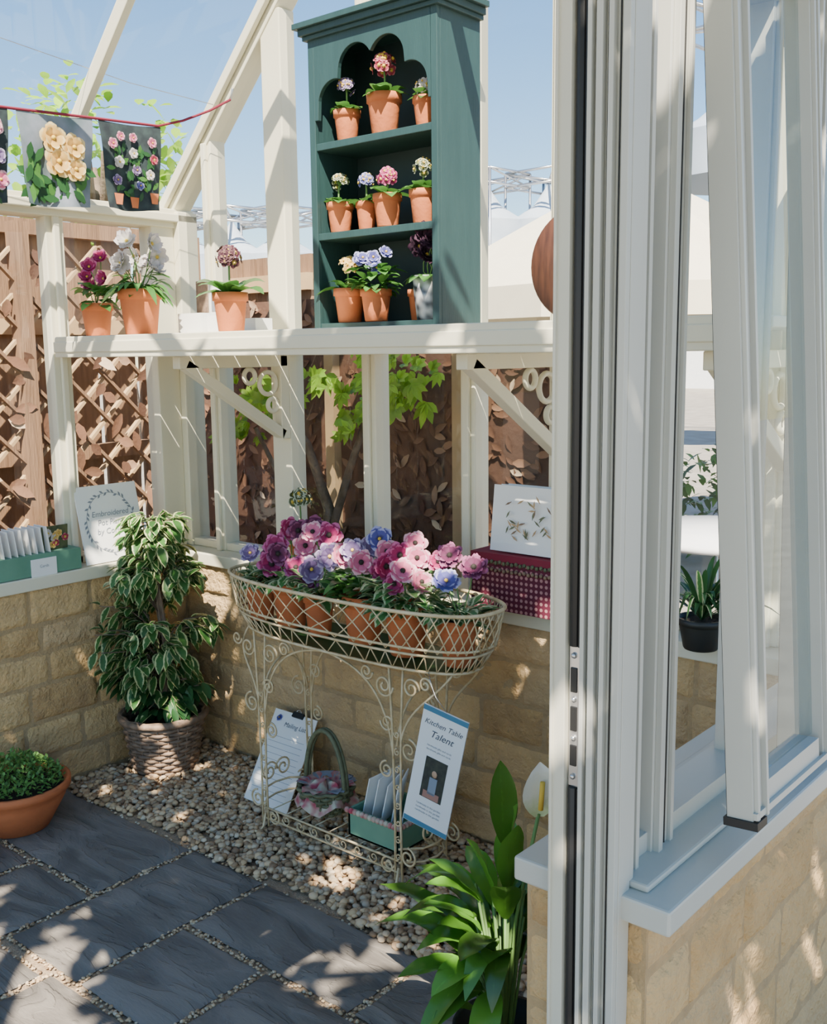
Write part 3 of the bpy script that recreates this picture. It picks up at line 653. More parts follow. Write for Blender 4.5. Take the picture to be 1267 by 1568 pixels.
for sx in (-1,1):
    for sy in (-1,1):
        lx,ly=SX+sx*LX,SY+sy*LY
        for dx in (-.013,.013):
            st.tube([(lx+dx,ly,.02),(lx+dx*.8,ly,.2),(lx+dx*1.2,ly,.42+dz),(lx+dx*1.6,ly,.52+dz),(lx+dx*2,ly,ZB)],.0036,M_iron)
        for k in range(8): spiral((lx,ly,.09+k*.052),X,Z,.011,1.2,k*1.3,1,.0022)
        st.tube([(lx,ly,.06),(lx,ly+sy*.01,.02),(lx,ly+sy*.03,.006),(lx,ly+sy*.045,.016)],.004,M_iron)
        st.tube(bez([(lx+sx*.013,ly,.38+dz),(lx+sx*.03,ly,.50+dz),(lx+sx*.13,ly,.53+dz),(BX+sx*.41,ly*.6+SY*.4,ZB)]),w,M_iron)
        spiral((lx+sx*.045,ly,.375+dz),X,Z,.034,1.6,math.pi/2,-sx)
        spiral((lx+sx*.055,ly,.555+dz),X,Z,.030,1.6,0,sx); spiral((lx+sx*.105,ly,.575+dz),X,Z,.022,1.5,0,sx)
        st.tube(bez([(lx-sx*.013,ly,.34+dz),(lx-sx*.03,ly,.50+dz),(lx-sx*.10,ly,.585+dz),(SX,ly,.60+dz)]),w,M_iron)
        spiral((lx-sx*.045,ly,.545+dz),X,Z,.034,1.7,0,-sx); spiral((lx-sx*.11,ly,.573+dz),X,Z,.024,1.6,0,-sx); spiral((lx-sx*.035,ly,.44+dz),X,Z,.026,1.6,math.pi,sx); spiral((lx-sx*.04,ly,.30+dz),X,Z,.026,1.6,math.pi/2,sx)
        spiral((lx+sx*.035,ly,.10),X,Z,.03,1.6,math.pi/2,-sx); spiral((lx-sx*.04,ly,.055),X,Z,.026,1.5,math.pi/2,sx)
    lx=SX+sx*LX
    st.tube(bez([(lx,SY-LY,.42),(lx,SY-LY+.03,.60),(lx,SY+LY-.03,.60),(lx,SY+LY,.42)]),w,M_iron)
    for z in (.075,.115): st.tube([(lx,SY-LY,z),(lx+sx*.05,SY-.05,z),(lx+sx*.06,SY,z),(lx+sx*.05,SY+.05,z),(lx,SY+LY,z)],w,M_iron)
    spiral((lx+sx*.055,SY-.03,.16),Y,Z,.035,1.6,0,1); spiral((lx+sx*.055,SY+.03,.16),Y,Z,.035,1.6,math.pi,-1)
for sy in (-1,1):
    y=SY+sy*LY
    for z in (.045,.080): st.tube([(SX-LX,y,z),(SX+LX,y,z)],w,M_iron)
    for k in range(9):
        x=SX-LX+.035+k*(2*LX-.07)/8; spiral((x,y,.062),X,Z,.018,1.2,k%2*math.pi,1 if k%2 else -1,.0022)
for k in range(9): x=SX-LX+.03+k*(2*LX-.06)/8; st.tube([(x,SY-LY,.080),(x,SY+LY,.080)],.0022,M_iron,n=4)
st.build('wire_plant_stand')
def spot(name,x,y,r,h,flw,leafm,nl=26,spread=.09,hz=.10,fs=.034,L=.07):
    mb=MB(); c=V((x,y,ZB+.006)); 
    pot(mb,c,r,h); top=c+V((0,0,h*.9)); bush(mb,top,spread*.65,hz*.55,int(nl*1.9),leafm,L*.6,L*1.05,wr=.58)
    for (dx,dy,dz,pm) in flw:
        p_=top+V((dx,dy,dz)); stem(mb,top,p_-V((0,0,.005))); nn=R.choice((5,6,7)); mb.flower(p_,fdir(.45),fs*R.uniform(.85,1.15),P[pm],n=nn,layers=2,cup=.14,ruf=.8,eye=M_eyey if pm in('lav','blue') else M_eye,ey=.13 if pm in('lav','blue') else .2)
    return mb.build(name)
spot('potted_viola',.745,-.27,.052,.13,[(-.01,-.03,.10,'lav'),(.03,.02,.09,'plum')],M_varieg,28,.07,.08,.036)
spot('potted_anemone',.885,-.27,.060,.14,[(-.06,0,.12,'mag'),(.0,-.05,.11,'plum'),(.05,.02,.13,'pink'),(.06,-.03,.07,'mag'),(.0,.04,.17,'plum'),(-.04,-.04,.07,'mag'),(-.05,.05,.17,'mag'),(.06,.05,.18,'plum')],M_varieg,50,.11,.12,.042)
spot('potted_viola',1.03,-.29,.048,.13,[(.0,-.03,.09,'lav'),(.05,.0,.13,'lav'),(-.04,0,.05,'plum'),(.0,.05,.18,'mag'),(-.04,.02,.19,'pink')],M_varieg,34,.10,.12,.040,.07)
spot('potted_pansy',1.195,-.27,.064,.145,[(-.04,0,.14,'lav'),(.05,.02,.18,'blue'),(.0,.05,.15,'lav'),(-.08,.0,.12,'pink'),(.09,-.02,.10,'mag'),(.03,-.04,.12,'pink')],M_green,56,.12,.13,.040)
spot('potted_geranium',1.37,-.28,.066,.145,[(-.05,-.03,.12,'mag'),(.04,0,.15,'pink'),(.0,-.05,.08,'mag'),(.0,.04,.18,'pink'),(-.09,.02,.15,'pink'),(.07,-.02,.09,'pink'),(.09,.03,.14,'mag'),(.03,-.05,.12,'pink'),(-.02,.0,.15,'mag')],M_varieg,90,.14,.16,.038)
spot('potted_viola',1.545,-.27,.056,.13,[(-.01,-.04,.12,'blue'),(-.06,.04,.17,'plum'),(.03,.03,.15,'plum')],M_varieg,32,.09,.08,.042)
primula('potted_auricula',(.63,.02,SILL),.045,.10,.030,P['wprim'],.018,nl=8,hh=.15,nf=10,lw=1.5)
# ------------------------------------------------------------------ stand bottom items
mb=MB(); BL=V((.62,-.27,.012));TL=V((.545,-.045,.25));TR=V((.755,-.045,.25)); ex=(TR-TL).normalized(); ey=(TL-BL).normalized(); ez=ex.cross(ey)
H_=(TL-BL).length; rot=Matrix((ex,(ez.cross(ex)),ez)).transposed()
mb.add([BL-ez*.004,BL+ex*.21-ez*.004,TR-ez*.004,TL-ez*.004,BL,BL+ex*.21,TR,TL],[(0,1,2,3),(4,5,6,7),(0,1,5,4),(2,3,7,6),(1,2,6,5),(0,3,7,4)],M_paper)
for k in range(11): 
    q=BL+ey*(.03+k*.021)+ex*.015+ez*.0006; mb.add([q,q+ex*.17,q+ex*.17+ey*.0012,q+ey*.0012],[(0,1,2,3)],M_inkg)
mb.text('Mailing List',BL+ey*(H_-.055)+ex*.12,ex,ey,.024,M_ink,shear=.2)
mb.flower(BL+ey*(H_-.03)+ex*.035+ez*.002,ez,.014,P['blue'],cup=.02)
mb.box(BL+ey*(H_-.004)+ex*.12+ez*.004,(.05,.02,.010),M_black,rot); mb.tube([BL+ey*(H_+.003)+ex*(.12+.012*math.cos(a))+ez*.006+ey*.012*math.sin(a) for a in [k*.5 for k in range(7)]],.002,M_steel)
mb.build('clipboard')
mb=MB(); c=V((1.02,-.27,.086)); 
wicker(mb,c,.055,.085,.075,M_wicker2,rings=7,tr=.006)
for dxx in (-.006,.006): mb.tube([c+V((-.085*math.cos(a),dxx,.07+.19*math.sin(a))) for a in [k*math.pi/16 for k in range(17)]],.0075,M_wicker2,n=6)
fab=mat('floral_fabric',(.40,.06,.09),(.50,.48,.36),rough=.9,scale=38,detail=1)
vs=[];fs=[]
for i in range(25):
    a=2*math.pi*i/24
    for j in range(6):
        t=j/5; r_=.095*t*(1+.12*math.sin(a*6+j)); vs.append(c+V((r_*math.cos(a),r_*math.sin(a),.085+.02*math.sin(a*5+t*4)-.05*t*t*t*(1.1))))
for i in range(24):
    for j in range(5): a=i*6+j; fs.append((a,a+6,a+7,a+1))
mb.add(vs,fs,fab,smooth=True)
for k in range(18):
    a=R.uniform(0,6.28); mb.leaf(c+V((.05*math.cos(a),.05*math.sin(a),.08)),(math.cos(a),math.sin(a),.7),.06,.05,R.choice((fab,M_inkg,fab,M_navy)),droop=.4,seg=3)
mb.build('gift_basket')
mb=MB(); bx0,bx1,by0,by1,bz0,bz1=1.19,1.39,-.35,-.16,.086,.17
for a in ((bx0,bx1,by0,by0+.01),(bx0,bx1,by1-.01,by1),(bx0,bx0+.01,by0,by1),(bx1-.01,bx1,by0,by1)): mb.bx(a[0],a[1],a[2],a[3],bz0,bz1,M_greenbox)
mb.bx(bx0,bx1,by0,by1,bz0,bz0+.008,M_greenbox)
for k in range(14):
    t=k/13
    for q in ((bx0+(bx1-bx0)*t,by0-.003,bz1-.004),(bx1+.003,by0+(by1-by0)*t,bz1-.004)): mb.ball(q,.009,fab,n=8)
for k in range(6):
    mb.box((1.22+k*.028,-.25,.19),(.004,.11,.14+.02*(k%2)),M_paper,Matrix.Rotation(.25,3,'Y')@Matrix.Rotation(.15*k,3,'Z'))
mb.build('leaflet_box',bevel=.0015)
# hanging sign
TL=V((1.545,-.405,.583));TR=V((1.665,-.39,.556));BL=V((1.425,-.415,.253)); ex=(TR-TL).normalized();ey=(TL-BL).normalized(); ez=ex.cross(ey).normalized(); ey=ez.cross(ex)
Wd,Hd=.138,.350; o=(TL+TR)/2-ey*Hd/2; rot=Matrix((ex,ey,ez)).transposed()
mb=MB(); mb.box(o,(Wd,Hd,.004),M_paper,rot); mb.box(o+ey*(Hd/2-.008)+ez*.0022,(Wd,.014,.001),M_bluep,rot); mb.box(o-ey*(Hd/2-.008)+ez*.0022,(Wd,.014,.001),M_bluep,rot)
mb.text('Kitchen Table',o+ey*.125+ez*.002,ex,ey,.021,M_ink,shear=.3); mb.text('Talent',o+ey*.092+ez*.002,ex,ey,.028,M_ink,shear=.3)
mb.box(o-ey*.025+ez*.0024,(.068,.12,.001),mat('photo_print',(.02,.02,.02),(.05,.06,.04),scale=60),rot)
mb.box(o-ey*.045+ez*.0032,(.024,.05,.001),mat('print_blue',(.25,.3,.36)),rot); mb.ball(o-ey*.008+ez*.003,.010,mat('print_skin',(.55,.35,.22)),n=8,sc=(1,.2,1)); mb.box(o-ey*.073+ez*.0032,(.05,.02,.001),mat('print_rose',(.4,.2,.15)),rot)
for k in range(3): mb.text('handmade in the garden',o-ey*(.110+.011*k)+ez*.002,ex,ey,.008,M_inkg)
for k in range(2): mb.text('handmade gifts and cards',o+ey*(.065-.011*k)+ez*.002,ex,ey,.0075,M_inkg)
mb.tube([TL*.5+TR*.5,V((1.57,-.40,.605)),V((1.55,-.395,.635)),V((1.53,-.38,.66))],.0012,M_steel,n=4)
mb.build('hanging_sign')
# ------------------------------------------------------------------ maroon box with cards on back sill
m=mat('maroon_fabric',(.20,.02,.045),(.13,.012,.03),rough=.8)
nt=m.node_tree; vo=nt.nodes.new('ShaderNodeTexVoronoi'); vo.inputs['Scale'].default_value=60; vo.inputs['Randomness'].default_value=.0
tc=nt.nodes.new('ShaderNodeTexCoord'); nt.links.new(tc.outputs['Object'],vo.inputs[0]); rp=ramp(nt.nodes,[(.24,(.42,.20,.20)),(.34,(.10,.008,.026))]); nt.links.new(vo.outputs[0],rp.inputs[0])
nt.links.new(rp.outputs[0],[x for x in nt.nodes if x.type=='BSDF_PRINCIPLED'][0].inputs[0])
mb=MB(); mb.bx(1.425,2.0,-.050,.045,SILL+.001,SILL+.165,m); 
for row,zz in enumerate((.118,.140)):
    for k in range(41): mb.ball((1.43+k*.014,-.054,SILL+zz+.003*(k%2)),.006,M_wicker2 if row else M_wicker,n=6)
mb.bx(1.423,2.0,-.053,.045,SILL+.146,SILL+.166,M_ribbon)
mb.build('fabric_box')
mb=MB()
for k in range(3): mb.box((1.60+.012*k,-.015+.018*k,SILL+.265),(.25,.003,.19),M_paper,Matrix.Rotation(-.12,3,'X'))
for k in range(34): 
    q=V((1.53+R.random()*.15,-.030,SILL+.20+R.random()*.12)); mb.leaf(q,(R.uniform(-1,1),0,R.uniform(-1,1)),.026,.006,R.choice((M_wicker,M_wood2,M_wicker2)),up=(0,-1,0),droop=0,seg=2)
mb.build('card_packet')
# ------------------------------------------------------------------ peace lily foreground
mb=MB(); pc=V((2.13,-.88,.0)); mb.lathe([(.001,0),(.075,0),(.10,.16),(.105,.16),(.105,.175),(.095,.175),(.09,.15),(.001,.15)],pc,M_plastic); top=pc+V((0,0,.16))
RL=random.Random(5)
def lily(d,L,Wd,arch,h,m=M_lilyleaf,off=.07):
    d=V(d).normalized(); base=top+V((d.x*.02,d.y*.02,0)); q=V((top.x+d.x*off,top.y+d.y*off,h)); mb.tube([base,base.lerp(q,.5)+V((0,0,.03)),q],.0032,M_stem,n=5)
    mb.leaf(q,d,L,Wd,m,droop=arch,cup=.35,seg=10,wave=.010)
for k in range(70):
    a=k*2.4
    if math.cos(a)>.45: continue
    lily((math.cos(a),math.sin(a),RL.uniform(.1,1.5)),RL.uniform(.15,.20),RL.uniform(.045,.062),RL.uniform(.2,1.0),RL.uniform(.20,.46))
for d,L,W_,ar,h in (((-.15,.1,1.6),.17,.058,.05,.56),((.1,.1,1.3),.16,.065,.1,.50),((-.3,-.3,1.2),.16,.058,.2,.46),((-.45,.1,.8),.17,.06,.3,.42),((-1,.25,.45),.24,.05,.35,.38),((-1,.55,.5),.26,.05,.4,.35),((-1,-.15,.5),.26,.055,.5,.32),((-1,.1,.35),.30,.05,.3,.33),((-1,.4,.2),.28,.045,.3,.28),((-.6,-.5,.9),.18,.06,.4,.38),((.3,-.4,1.2),.17,.06,.3,.42),((-.2,.4,1.5),.17,.055,.2,.46),((.2,-.5,.8),.18,.065,.5,.34),((-.1,-.8,.6),.19,.065,.5,.32),((.25,-.1,1.4),.17,.06,.1,.47)): lily(d,L,W_,ar,h,off=.10 if d[0]==-1 else .07)
hp=V((2.20,-.87,.70)); mb.tube([top,top+V((.02,.01,.25)),hp-V((0,0,.06))],.004,M_stem)
mb.leaf(hp-V((0,0,.065)),(.05,-.05,1),.11,.075,M_spath,up=(.7,-.6,.1),droop=.0,cup=.5,seg=8); mb.tube([hp-V((-.012,.012,.045)),hp+V((.016,-.012,.01))],.005,M_eyey,n=8)
mb.build('peace_lily')
mb=MB(); c=V((2.14,-.05,SILL)); pot(mb,c,.06,.08,M_plastic); 
for k in range(60):
    a=R.uniform(0,6.28); mb.leaf(c+V((0,0,.07)),(math.cos(a),math.sin(a)*.6,R.uniform(.9,3)),R.uniform(.18,.32),.016,M_dgreen if k%2 else M_varieg,droop=R.uniform(.3,.9),cup=.3,seg=7)
mb.build('spider_plant')
# ------------------------------------------------------------------ outside
M_ground=mat('outside_ground',(.34,.31,.26),(.24,.21,.17),rough=.95,scale=3,bump=.3)
mb=MB(); mb.add([(-80,-30,-.06),(60,-30,-.06),(60,80,-.06),(-80,80,-.06)],[(0,1,2,3)],M_ground); mb.build('ground')
mb=MB(); mb.bx(2.61,4.6,-1.1,.8,-.058,-.03,mat('ground_shade',(.01,.01,.011),rough=.9)); mb.build('ground_shade_sheet')  # black sheet painting the shade on the ground beside the wall
mb=MB(); 
for i,(x0,x1,zt) in enumerate(((-.95,.2,1.72),(.25,.86,1.52),(.91,1.42,1.50))):
    mb.bx(x0,x1,.62,.64,-.06,zt,M_rust); mb.bx(x1,x1+.05,.58,.66,-.06,zt+.03,M_wood2)
    for k in range(int((x1-x0)*300)):
        q=V((R.uniform(x0+.02,x1-.02),.616-R.random()*.010,R.uniform(.5,zt-.02))); a=R.uniform(0,6.28); L=R.uniform(.045,.08)
        mb.leaf(q,(math.cos(a),R.uniform(-.15,.1),math.sin(a)),L,L*.42,M_rustleaf,up=(0,-1,.2),droop=0,cup=.3,seg=3)
mb.build('leaf_screen_fence')
mb=MB()
for k in range(19): y=-3.2+k*.22; mb.bx(-1.33,-1.31,y,y+.19,-.06,2.1,M_wood)
y=-4.4
def cl(p,q):
    p=V(p);q=V(q)
    for lim in (-3.2,.95):
        if (p.y-lim)*(q.y-lim)<0:
            t=(lim-p.y)/(q.y-p.y); c=p.lerp(q,t)
            if (p.y<-3.2 or p.y>.95): p=c
            else: q=c
    return p,q
while y<.95:
    for s_,x in ((1,-1.10),(-1,-1.08)):
        ya,yb=(y,y+1.8) if s_>0 else (y+1.8,y)
        p_,q_=cl((x,ya,.2),(x,yb,2.0))
        if -3.21<=p_.y<=.96 and -3.21<=q_.y<=.96 and (q_-p_).length>.1: mb.beam(p_,q_,.026,.014,M_wood2 if s_>0 else M_wood)
    y+=.20
for z in (.3,1.0,1.6,2.05): mb.bx(-1.3,-1.24,-3.2,.95,z,z+.07,M_wood2 if z==1.6 else M_wood)
for y in (-2.2,-1.1,0,.93): mb.bx(-1.12,-1.05,y-.035,y+.035,-.06,2.08,M_wood)
for k in range(330):
    q=V((-1.04-R.random()*.03,R.uniform(-2.4,.9),R.uniform(.4,1.95))); a=R.uniform(0,6.28)
    mb.leaf(q,(R.uniform(-.2,.3),math.cos(a),math.sin(a)),R.uniform(.06,.12),.05,M_rustleaf,up=(1,0,0),droop=.1,seg=3)
mb.build('trellis_fence')
mb=MB(); 
for k in range(8): x=-1.20+k*.1; mb.bx(x,x+.085,1.12,1.14,-.06,1.97,M_wood)
mb.bx(-1.2,-.4,1.08,1.12,1.8,1.88,M_wood2); mb.build('board_fence')
mb=MB()
mb.tube([(.38,.42,-.06),(.36,.42,.5),(.39,.40,.9),(.30,.38,1.15),(.10,.36,1.35)],[.03,.028,.022,.016,.010],M_bark,n=8)
mb.tube([(.37,.41,.75),(.5,.40,1.05),(.62,.40,1.3),(.75,.38,1.42)],[.018,.015,.012,.008],M_bark,n=8)
mb.tube([(.36,.42,.6),(.15,.40,.95),(.0,.38,1.2)],[.016,.012,.008],M_bark,n=8)
def figleaf(q,d,L):
    for a,l in ((0,1),(.6,.85),(-.6,.85),(1.25,.6),(-1.25,.6)):
        dd=Matrix.Rotation(a,3,V((.3,-.8,.5)))@V(d); mb.leaf(q,dd,L*l,L*.36,M_fig,up=(.3,-.8,.5),droop=.15,seg=3)
for cx,cz,n,sr in ((.10,1.33,24,.12),(.0,1.2,14,.08),(.33,1.40,12,.07),(.66,1.38,34,.13),(.80,1.40,20,.08),(.62,1.28,14,.08)):
    for k in range(n):
        figleaf(V((cx+R.gauss(0,sr),.34+R.uniform(-.06,.08),cz+R.gauss(0,sr*.5))),(R.uniform(-1,1),-.2,R.uniform(-.8,.8)),R.uniform(.05,.085))
mb.build('fig_tree')
SUN=V((.42,-.50,.80)).normalized()
def tree(name,base,cen,rad,n,L,m=M_tree,squash=.6,gaps=(),cut=-.12):
    mb=MB(); base=V(base);cen=V(cen); mb.tube([base,base.lerp(cen,.4)+V((.1,.1,0)),cen],[.12,.09,.04],M_bark,n=8)
    for k in range(8):
        a=k*.8; q=cen+V((math.cos(a)*rad*.7,math.sin(a)*rad*.7,R.uniform(-.2,.4)*rad*squash)); mb.tube([base.lerp(cen,.6),cen.lerp(q,.4),q],[.05,.03,.01],M_bark,n=6)
    for k in range(n):
        v=V((R.gauss(0,1),R.gauss(0,1),R.gauss(0,1))).normalized()*(R.random()**.4)*rad; v.z*=squash
        q=cen+v
        if noise.noise(q*1.3)<cut: continue
        f=q-SUN*(q.z/SUN.z); sk=False
        for gx,gy,gr in gaps:
            if (f.x-gx)**2+(f.y-gy)**2<gr*gr: sk=True
        if sk and R.random()<.98: continue
        mb.leaf(q,(R.uniform(-1,1),R.uniform(-1,1),R.uniform(-.8,.6)),L*R.uniform(.7,1.2),L*.55,m,seg=3,droop=.2)
    return mb.build(name)
tree('unseen_shade_tree',(-3.3,1.9,-.06),(-3.1,1.7,2.75),.65,900,.12,M_fig,1.0)
tree('unseen_shade_tree',(5.4,-5.8,-.06),(3.15,-3.9,4.1),2.3,15000,.13,squash=.33,cut=-.4,gaps=((.95,-1.24,.22),(.66,-1.36,.18),(1.20,-1.34,.17),(.84,-1.00,.09),(.55,-1.14,.09),(.35,-1.3,.12),(1.50,-.76,.15),(1.68,-.64,.11),(1.30,-.80,.09),(1.38,-.44,.15),(1.18,-.42,.10),(1.45,.10,.18),(1.90,-.66,.11),(1.35,.45,.16),(.95,.35,.16),(.55,.30,.14),(.2,-.22,.14),(.1,.7,.28),(-.5,.5,.4),(1.0,.9,.22),(2.45,-.65,.12)))  # unseen tree added for dapples, canopy gaps carved where sun should land
def parasol(name,c,zr_,za,r,m):
    mb=MB(); c=V(c); mb.tube([c,c+V((0,0,za))],.025,M_wood2,n=10)
    n=8; apex=c+V((0,0,za)); vs=[apex]; 
    for k in range(n): a=2*math.pi*k/n+.2; vs.append(c+V((math.cos(a)*r,math.sin(a)*r,zr_)))
    mb.add(vs,[(0,1+k,1+(k+1)%n) for k in range(n)],m)
    vs2=[]
    for k in range(n): vs2+=[vs[1+k],V(vs[1+k])-V((0,0,.16))]
    mb.add(vs2,[(2*k,2*((k+1)%n),2*((k+1)%n)+1,2*k+1) for k in range(n)],m)
    for k in range(n): mb.tube([apex-V((0,0,.02)),V(vs[1+k])-V((0,0,.02))],.01,M_wood2,n=5)
    return mb.build(name)
parasol('parasol',(.15,3.2,-.06),1.88,2.62,1.4,M_canvas)
parasol('parasol',(1.9,7.6,-.06),2.2,3.0,1.6,M_wcanvas)
parasol('parasol',(.3,6.0,-.06),2.25,2.75,.8,M_navy)
def marq(name,pts,zb_,zt_,r,wire=.04,skirt=.5):
    mb=MB()
    for (x,y) in pts:
        c=V((x,y,0)); n=16; prof=[(r,zb_),(r*.7,zb_+(zt_-zb_)*.16),(r*.35,zb_+(zt_-zb_)*.42),(r*.12,zb_+(zt_-zb_)*.8),(.03,zt_)]
        mb.lathe(prof,c,M_gcanvas,n=n); mb.lathe([(r,zb_),(r,zb_-skirt)],c,M_gcanvas,n=n)
        for k in range(4):
            a=k*1.57+.7; A=V((x+r*math.cos(a),y+r*math.sin(a),zt_+.35)); B=V((x-r*math.sin(a),y+r*math.cos(a),zt_+.35))
            mb.tube([(A.x,A.y,-.06),A],wire,M_steel,n=5); mb.tube([A,(x,y,zt_)],wire,M_steel,n=4)
            mb.tube([A,B-V((0,0,.5))],wire*.8,M_steel,n=4); mb.tube([A,B],wire,M_steel,n=4); mb.tube([A-V((0,0,.5)),B-V((0,0,.5))],wire,M_steel,n=4)
    return mb.build(name)
marq('marquee',[(-28.8,22.3),(-27.4,23.4),(-26.0,24.6)],5.1,6.4,1.5,.05,2.5)
marq('marquee',[(-20.2,29.6),(-18.4,31.0),(-16.6,32.4)],6.2,7.6,1.6,.05,2.5)
marq('marquee',[(-2.7,12.2),(-.2,13.6),(2.6,14.4)],4.4,5.9,1.35,.03,.6)
mb=MB(); mb.bx(-40,12,36,40,-.06,5.0,M_wcanvas); mb.add([(-40,36,5.0),(12,36,5.0),(12,39,6.6),(-40,39,6.6)],[(0,1,2,3)],mat('grey_roof',(.35,.38,.42))); mb.build('exhibition_hall')
mb=MB(); c=(1.42,1.75)
mb.lathe([(.001,.70),(.42,.70),(.42,.73),(.001,.73)],(c[0],c[1],0),M_wcanvas,n=32)
mb.tube([(c[0],c[1],-.06),(c[0],c[1],.7)],.03,M_steel); 
for k in range(3): a=k*2.09; mb.tube([(c[0],c[1],.1),(c[0]+.3*math.cos(a),c[1]+.3*math.sin(a),-.05)],.02,M_steel)
mb.build('patio_table')
def chair(x,y,h=.45):
    mb=MB()
    for dx in (-.2,.2):
        mb.tube([(x+dx,y-.2,-.05),(x+dx,y+.15,h),(x+dx,y+.2,h+.42)],.015,M_wcanvas); mb.tube([(x+dx,y+.2,-.05),(x+dx,y-.2,h)],.015,M_wcanvas)
    for k in range(6): mb.box((x,y-.18+k*.065,h),(.4,.045,.015),M_wood2)
    for k in range(3): mb.box((x,y+.19,h+.17+k*.08),(.4,.015,.05),M_wood2)
    mb.build('folding_chair')
chair(2.10,1.15); chair(1.95,2.4)
mb=MB()
for k in range(2200):
    x=R.uniform(-.6,3.2); q=V((x,4.9+.2*math.sin(x*5)+R.uniform(-.3,.3),R.uniform(0,.8+.2*math.sin(x*4)))); mb.leaf(q,(R.uniform(-1,1),R.uniform(-1,.3),R.uniform(-.5,1)),.12,.05,M_green if k%3 else M_dgreen,seg=3)
mb.build('shrub_border')
# ------------------------------------------------------------------ visitor in a blue shirt, standing on the patio
M_skin=mat('skin',(.62,.36,.26),rough=.6); M_shirt=mat('blue_shirt',(.14,.26,.52),(.11,.21,.45),rough=.9,scale=12); M_trs=mat('grey_trousers',(.10,.10,.12),rough=.9); M_hair=mat('brown_hair',(.10,.055,.03),rough=.8,scale=40)
per=bpy.data.objects.new('person',None); bpy.context.scene.collection.objects.link(per)
PX,PY,PZ=.95,3.55,-.06; yawp=.6
def pw(v): 
    c_,s_=math.cos(yawp),math.sin(yawp); return (PX+v[0]*c_-v[1]*s_,PY+v[0]*s_+v[1]*c_,PZ+v[2])
def skin(name,verts,edges,rad,m,root=0,sub=2):
    me=bpy.data.meshes.new(name); me.from_pydata([pw(v) for v in verts],edges,[]); me.materials.append(m)
    ob=bpy.data.objects.new(name,me); bpy.context.scene.collection.objects.link(ob)
    md=ob.modifiers.new('skin','SKIN'); md.use_smooth_shade=True
    if len(me.skin_vertices)==0:
        bpy.data.objects.remove(ob); return
    for i,r in enumerate(rad): me.skin_vertices[0].data[i].radius=r if hasattr(r,'__len__') else (r,r)
    me.skin_vertices[0].data[root].use_root=True
    sb=ob.modifiers.new('sub','SUBSURF'); sb.levels=sub; sb.render_levels=sub
    ob.parent=per
skin('torso',[(0,0,.96),(0,0,1.08),(0,-.01,1.22),(0,0,1.36),(0,.0,1.45),(.17,0,1.40),(.22,.01,1.25),(.23,-.02,1.12),(-.17,0,1.40),(-.22,.01,1.25),(-.23,-.02,1.12)],
 [(0,1),(1,2),(2,3),(3,4),(3,5),(5,6),(6,7),(3,8),(8,9),(9,10)],[(.16,.11),(.145,.10),(.155,.11),(.13,.10),(.06,.055),(.062,.062),.052,.046,(.062,.062),.052,.046],M_shirt)
skin('legs',[(0,0,.97),(.09,0,.88),(.10,-.01,.50),(.10,.02,.10),(-.09,0,.88),(-.10,-.01,.50),(-.10,.02,.10)],[(0,1),(1,2),(2,3),(0,4),(4,5),(5,6)],[(.15,.11),.09,.062,.045,.09,.062,.045],M_trs)
for s_ in (1,-1):
    skin('forearm_%d'%s_,[(.23*s_,-.02,1.13),(.235*s_,-.05,1.0),(.235*s_,-.09,.88)],[(0,1),(1,2)],[.038,.034,.024],M_skin)
    skin('palm_%d'%s_,[(.235*s_,-.09,.88),(.235*s_,-.10,.84),(.235*s_,-.11,.80)],[(0,1),(1,2)],[(.022,.024),(.018,.036),(.014,.038)],M_skin)
    for k in range(4):
        y0=-.14+k*.02; L=(.060,.072,.068,.052)[k]
        skin('finger_%d_%d'%(s_,k),[(.235*s_,y0,.80),(.233*s_,y0-.002,.80-L*.5),(.222*s_,y0-.002,.80-L)],[(0,1),(1,2)],[.009,.0085,.007],M_skin,sub=1)
    skin('thumb_%d'%s_,[(.235*s_,-.13,.85),(.228*s_,-.155,.82),(.222*s_,-.165,.785)],[(0,1),(1,2)],[.011,.010,.008],M_skin,sub=1)
    skin('shoe_%d'%s_,[(.10*s_,.05,.045),(.10*s_,-.05,.04),(.10*s_,-.16,.03)],[(0,1),(1,2)],[.042,.045,.035],M_black)
skin('neck',[(0,.0,1.42),(0,.0,1.52)],[(0,1)],[.052,.05],M_skin)
mb=MB(); n=24; hv=[];hf=[]; NS=18
for i in range(NS+1):
    th=math.pi*i/NS
    for k in range(n):
        a=2*math.pi*k/n; x=math.sin(th)*math.cos(a); y=math.sin(th)*math.sin(a); z=math.cos(th)
        rx,ry,rz=.073,.092,.115
        jaw=1-.22*max(0,-z-.15)
        px,py,pz=x*rx*jaw,y*ry*jaw,z*rz
        if y<0:
            py-=.020*math.exp(-((x*rx)/.012)**2-((pz+.018)/.020)**2)
            py+=.010*math.exp(-((abs(x*rx)-.030)/.014)**2-((pz-.008)/.014)**2)
            py-=.006*math.exp(-((x*rx)/.022)**2-((pz+.055)/.010)**2)
        hv.append(pw((px,py,1.60+pz)))
for i in range(NS):
    for k in range(n): a=i*n+k;b=i*n+(k+1)%n; hf.append((a,b,b+n,a+n))
mb.add(hv,hf,M_skin,smooth=True)
for s_ in (1,-1):
    mb.ball(pw((.030*s_,-.078,1.608)),.010,M_paper,n=8); mb.ball(pw((.030*s_,-.087,1.608)),.005,M_eye,n=8); mb.ball(pw((.075*s_,.0,1.598)),.022,M_skin,n=8,sc=(.5,.6,1))
mb.ball(pw((0,-.088,1.545)),.018,M_ribbon,n=8,sc=(1,.5,.25))
hv=[];hf=[]
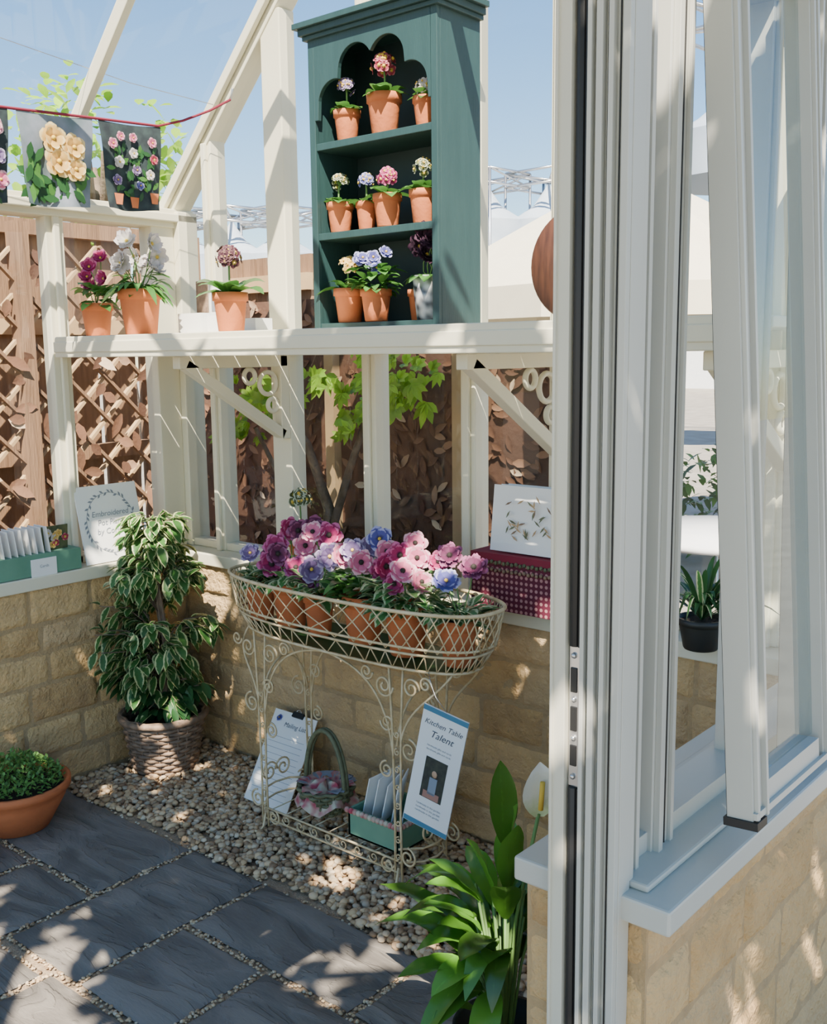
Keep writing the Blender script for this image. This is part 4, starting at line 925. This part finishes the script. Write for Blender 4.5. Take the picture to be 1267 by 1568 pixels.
for i in range(13):
    th=math.pi*.62*i/12
    for k in range(n):
        a=2*math.pi*k/n; x=math.sin(th)*math.cos(a); y=math.sin(th)*math.sin(a); z=math.cos(th)
        lift=1.0 if (y>-.35 or z>.55) else .86
        hv.append(pw((x*.083*lift,y*.102*lift+.004,1.61+z*.122)))
for i in range(12):
    for k in range(n): a=i*n+k;b=i*n+(k+1)%n; hf.append((a,b,b+n,a+n))
mb.add(hv,hf,M_hair,smooth=True)
child(mb.build('head'),per)
# ------------------------------------------------------------------ light
w_=bpy.data.worlds.new('World'); bpy.context.scene.world=w_; w_.use_nodes=True; nt=w_.node_tree; nt.nodes.clear()
sk=nt.nodes.new('ShaderNodeTexSky'); sk.sky_type='NISHITA'; sk.sun_disc=False; sk.sun_elevation=math.asin(SUN.z); sk.sun_rotation=math.atan2(SUN.x,SUN.y)
sk.air_density=1.0; sk.dust_density=.2; sk.ozone_density=1.5
hs=nt.nodes.new('ShaderNodeHueSaturation'); hs.inputs['Saturation'].default_value=1.25
bg=nt.nodes.new('ShaderNodeBackground'); bg.inputs[1].default_value=.34; o=nt.nodes.new('ShaderNodeOutputWorld')
nt.links.new(sk.outputs[0],hs.inputs['Color']); nt.links.new(hs.outputs[0],bg.inputs[0]); nt.links.new(bg.outputs[0],o.inputs[0])
sd=bpy.data.lights.new('sun','SUN'); sd.energy=24; sd.angle=.006; sd.color=(1,.90,.76); so=bpy.data.objects.new('sun',sd); bpy.context.scene.collection.objects.link(so)
so.rotation_euler=SUN.to_track_quat('Z','Y').to_euler(); so.location=(4,-5,8)
# ------------------------------------------------------------------ camera
cd=bpy.data.cameras.new('camera'); co=bpy.data.objects.new('camera',cd); bpy.context.scene.collection.objects.link(co)
cd.sensor_fit='VERTICAL'; cd.sensor_height=36; cd.lens=36*1576/1568; cd.clip_start=.02
yaw,pit,rol=math.radians(40.32),math.radians(8.84),math.radians(-.68)
fw=V((-math.sin(yaw)*math.cos(pit),math.cos(yaw)*math.cos(pit),-math.sin(pit))); r_=V((math.cos(yaw),math.sin(yaw),0)); u_=r_.cross(fw)
r2=r_*math.cos(rol)+u_*math.sin(rol); u2=-r_*math.sin(rol)+u_*math.cos(rol)
Mx=Matrix((r2,u2,-fw)).transposed().to_4x4(); Mx.translation=V((3.206,-2.409,1.5)); co.matrix_world=Mx
bpy.context.scene.camera=co
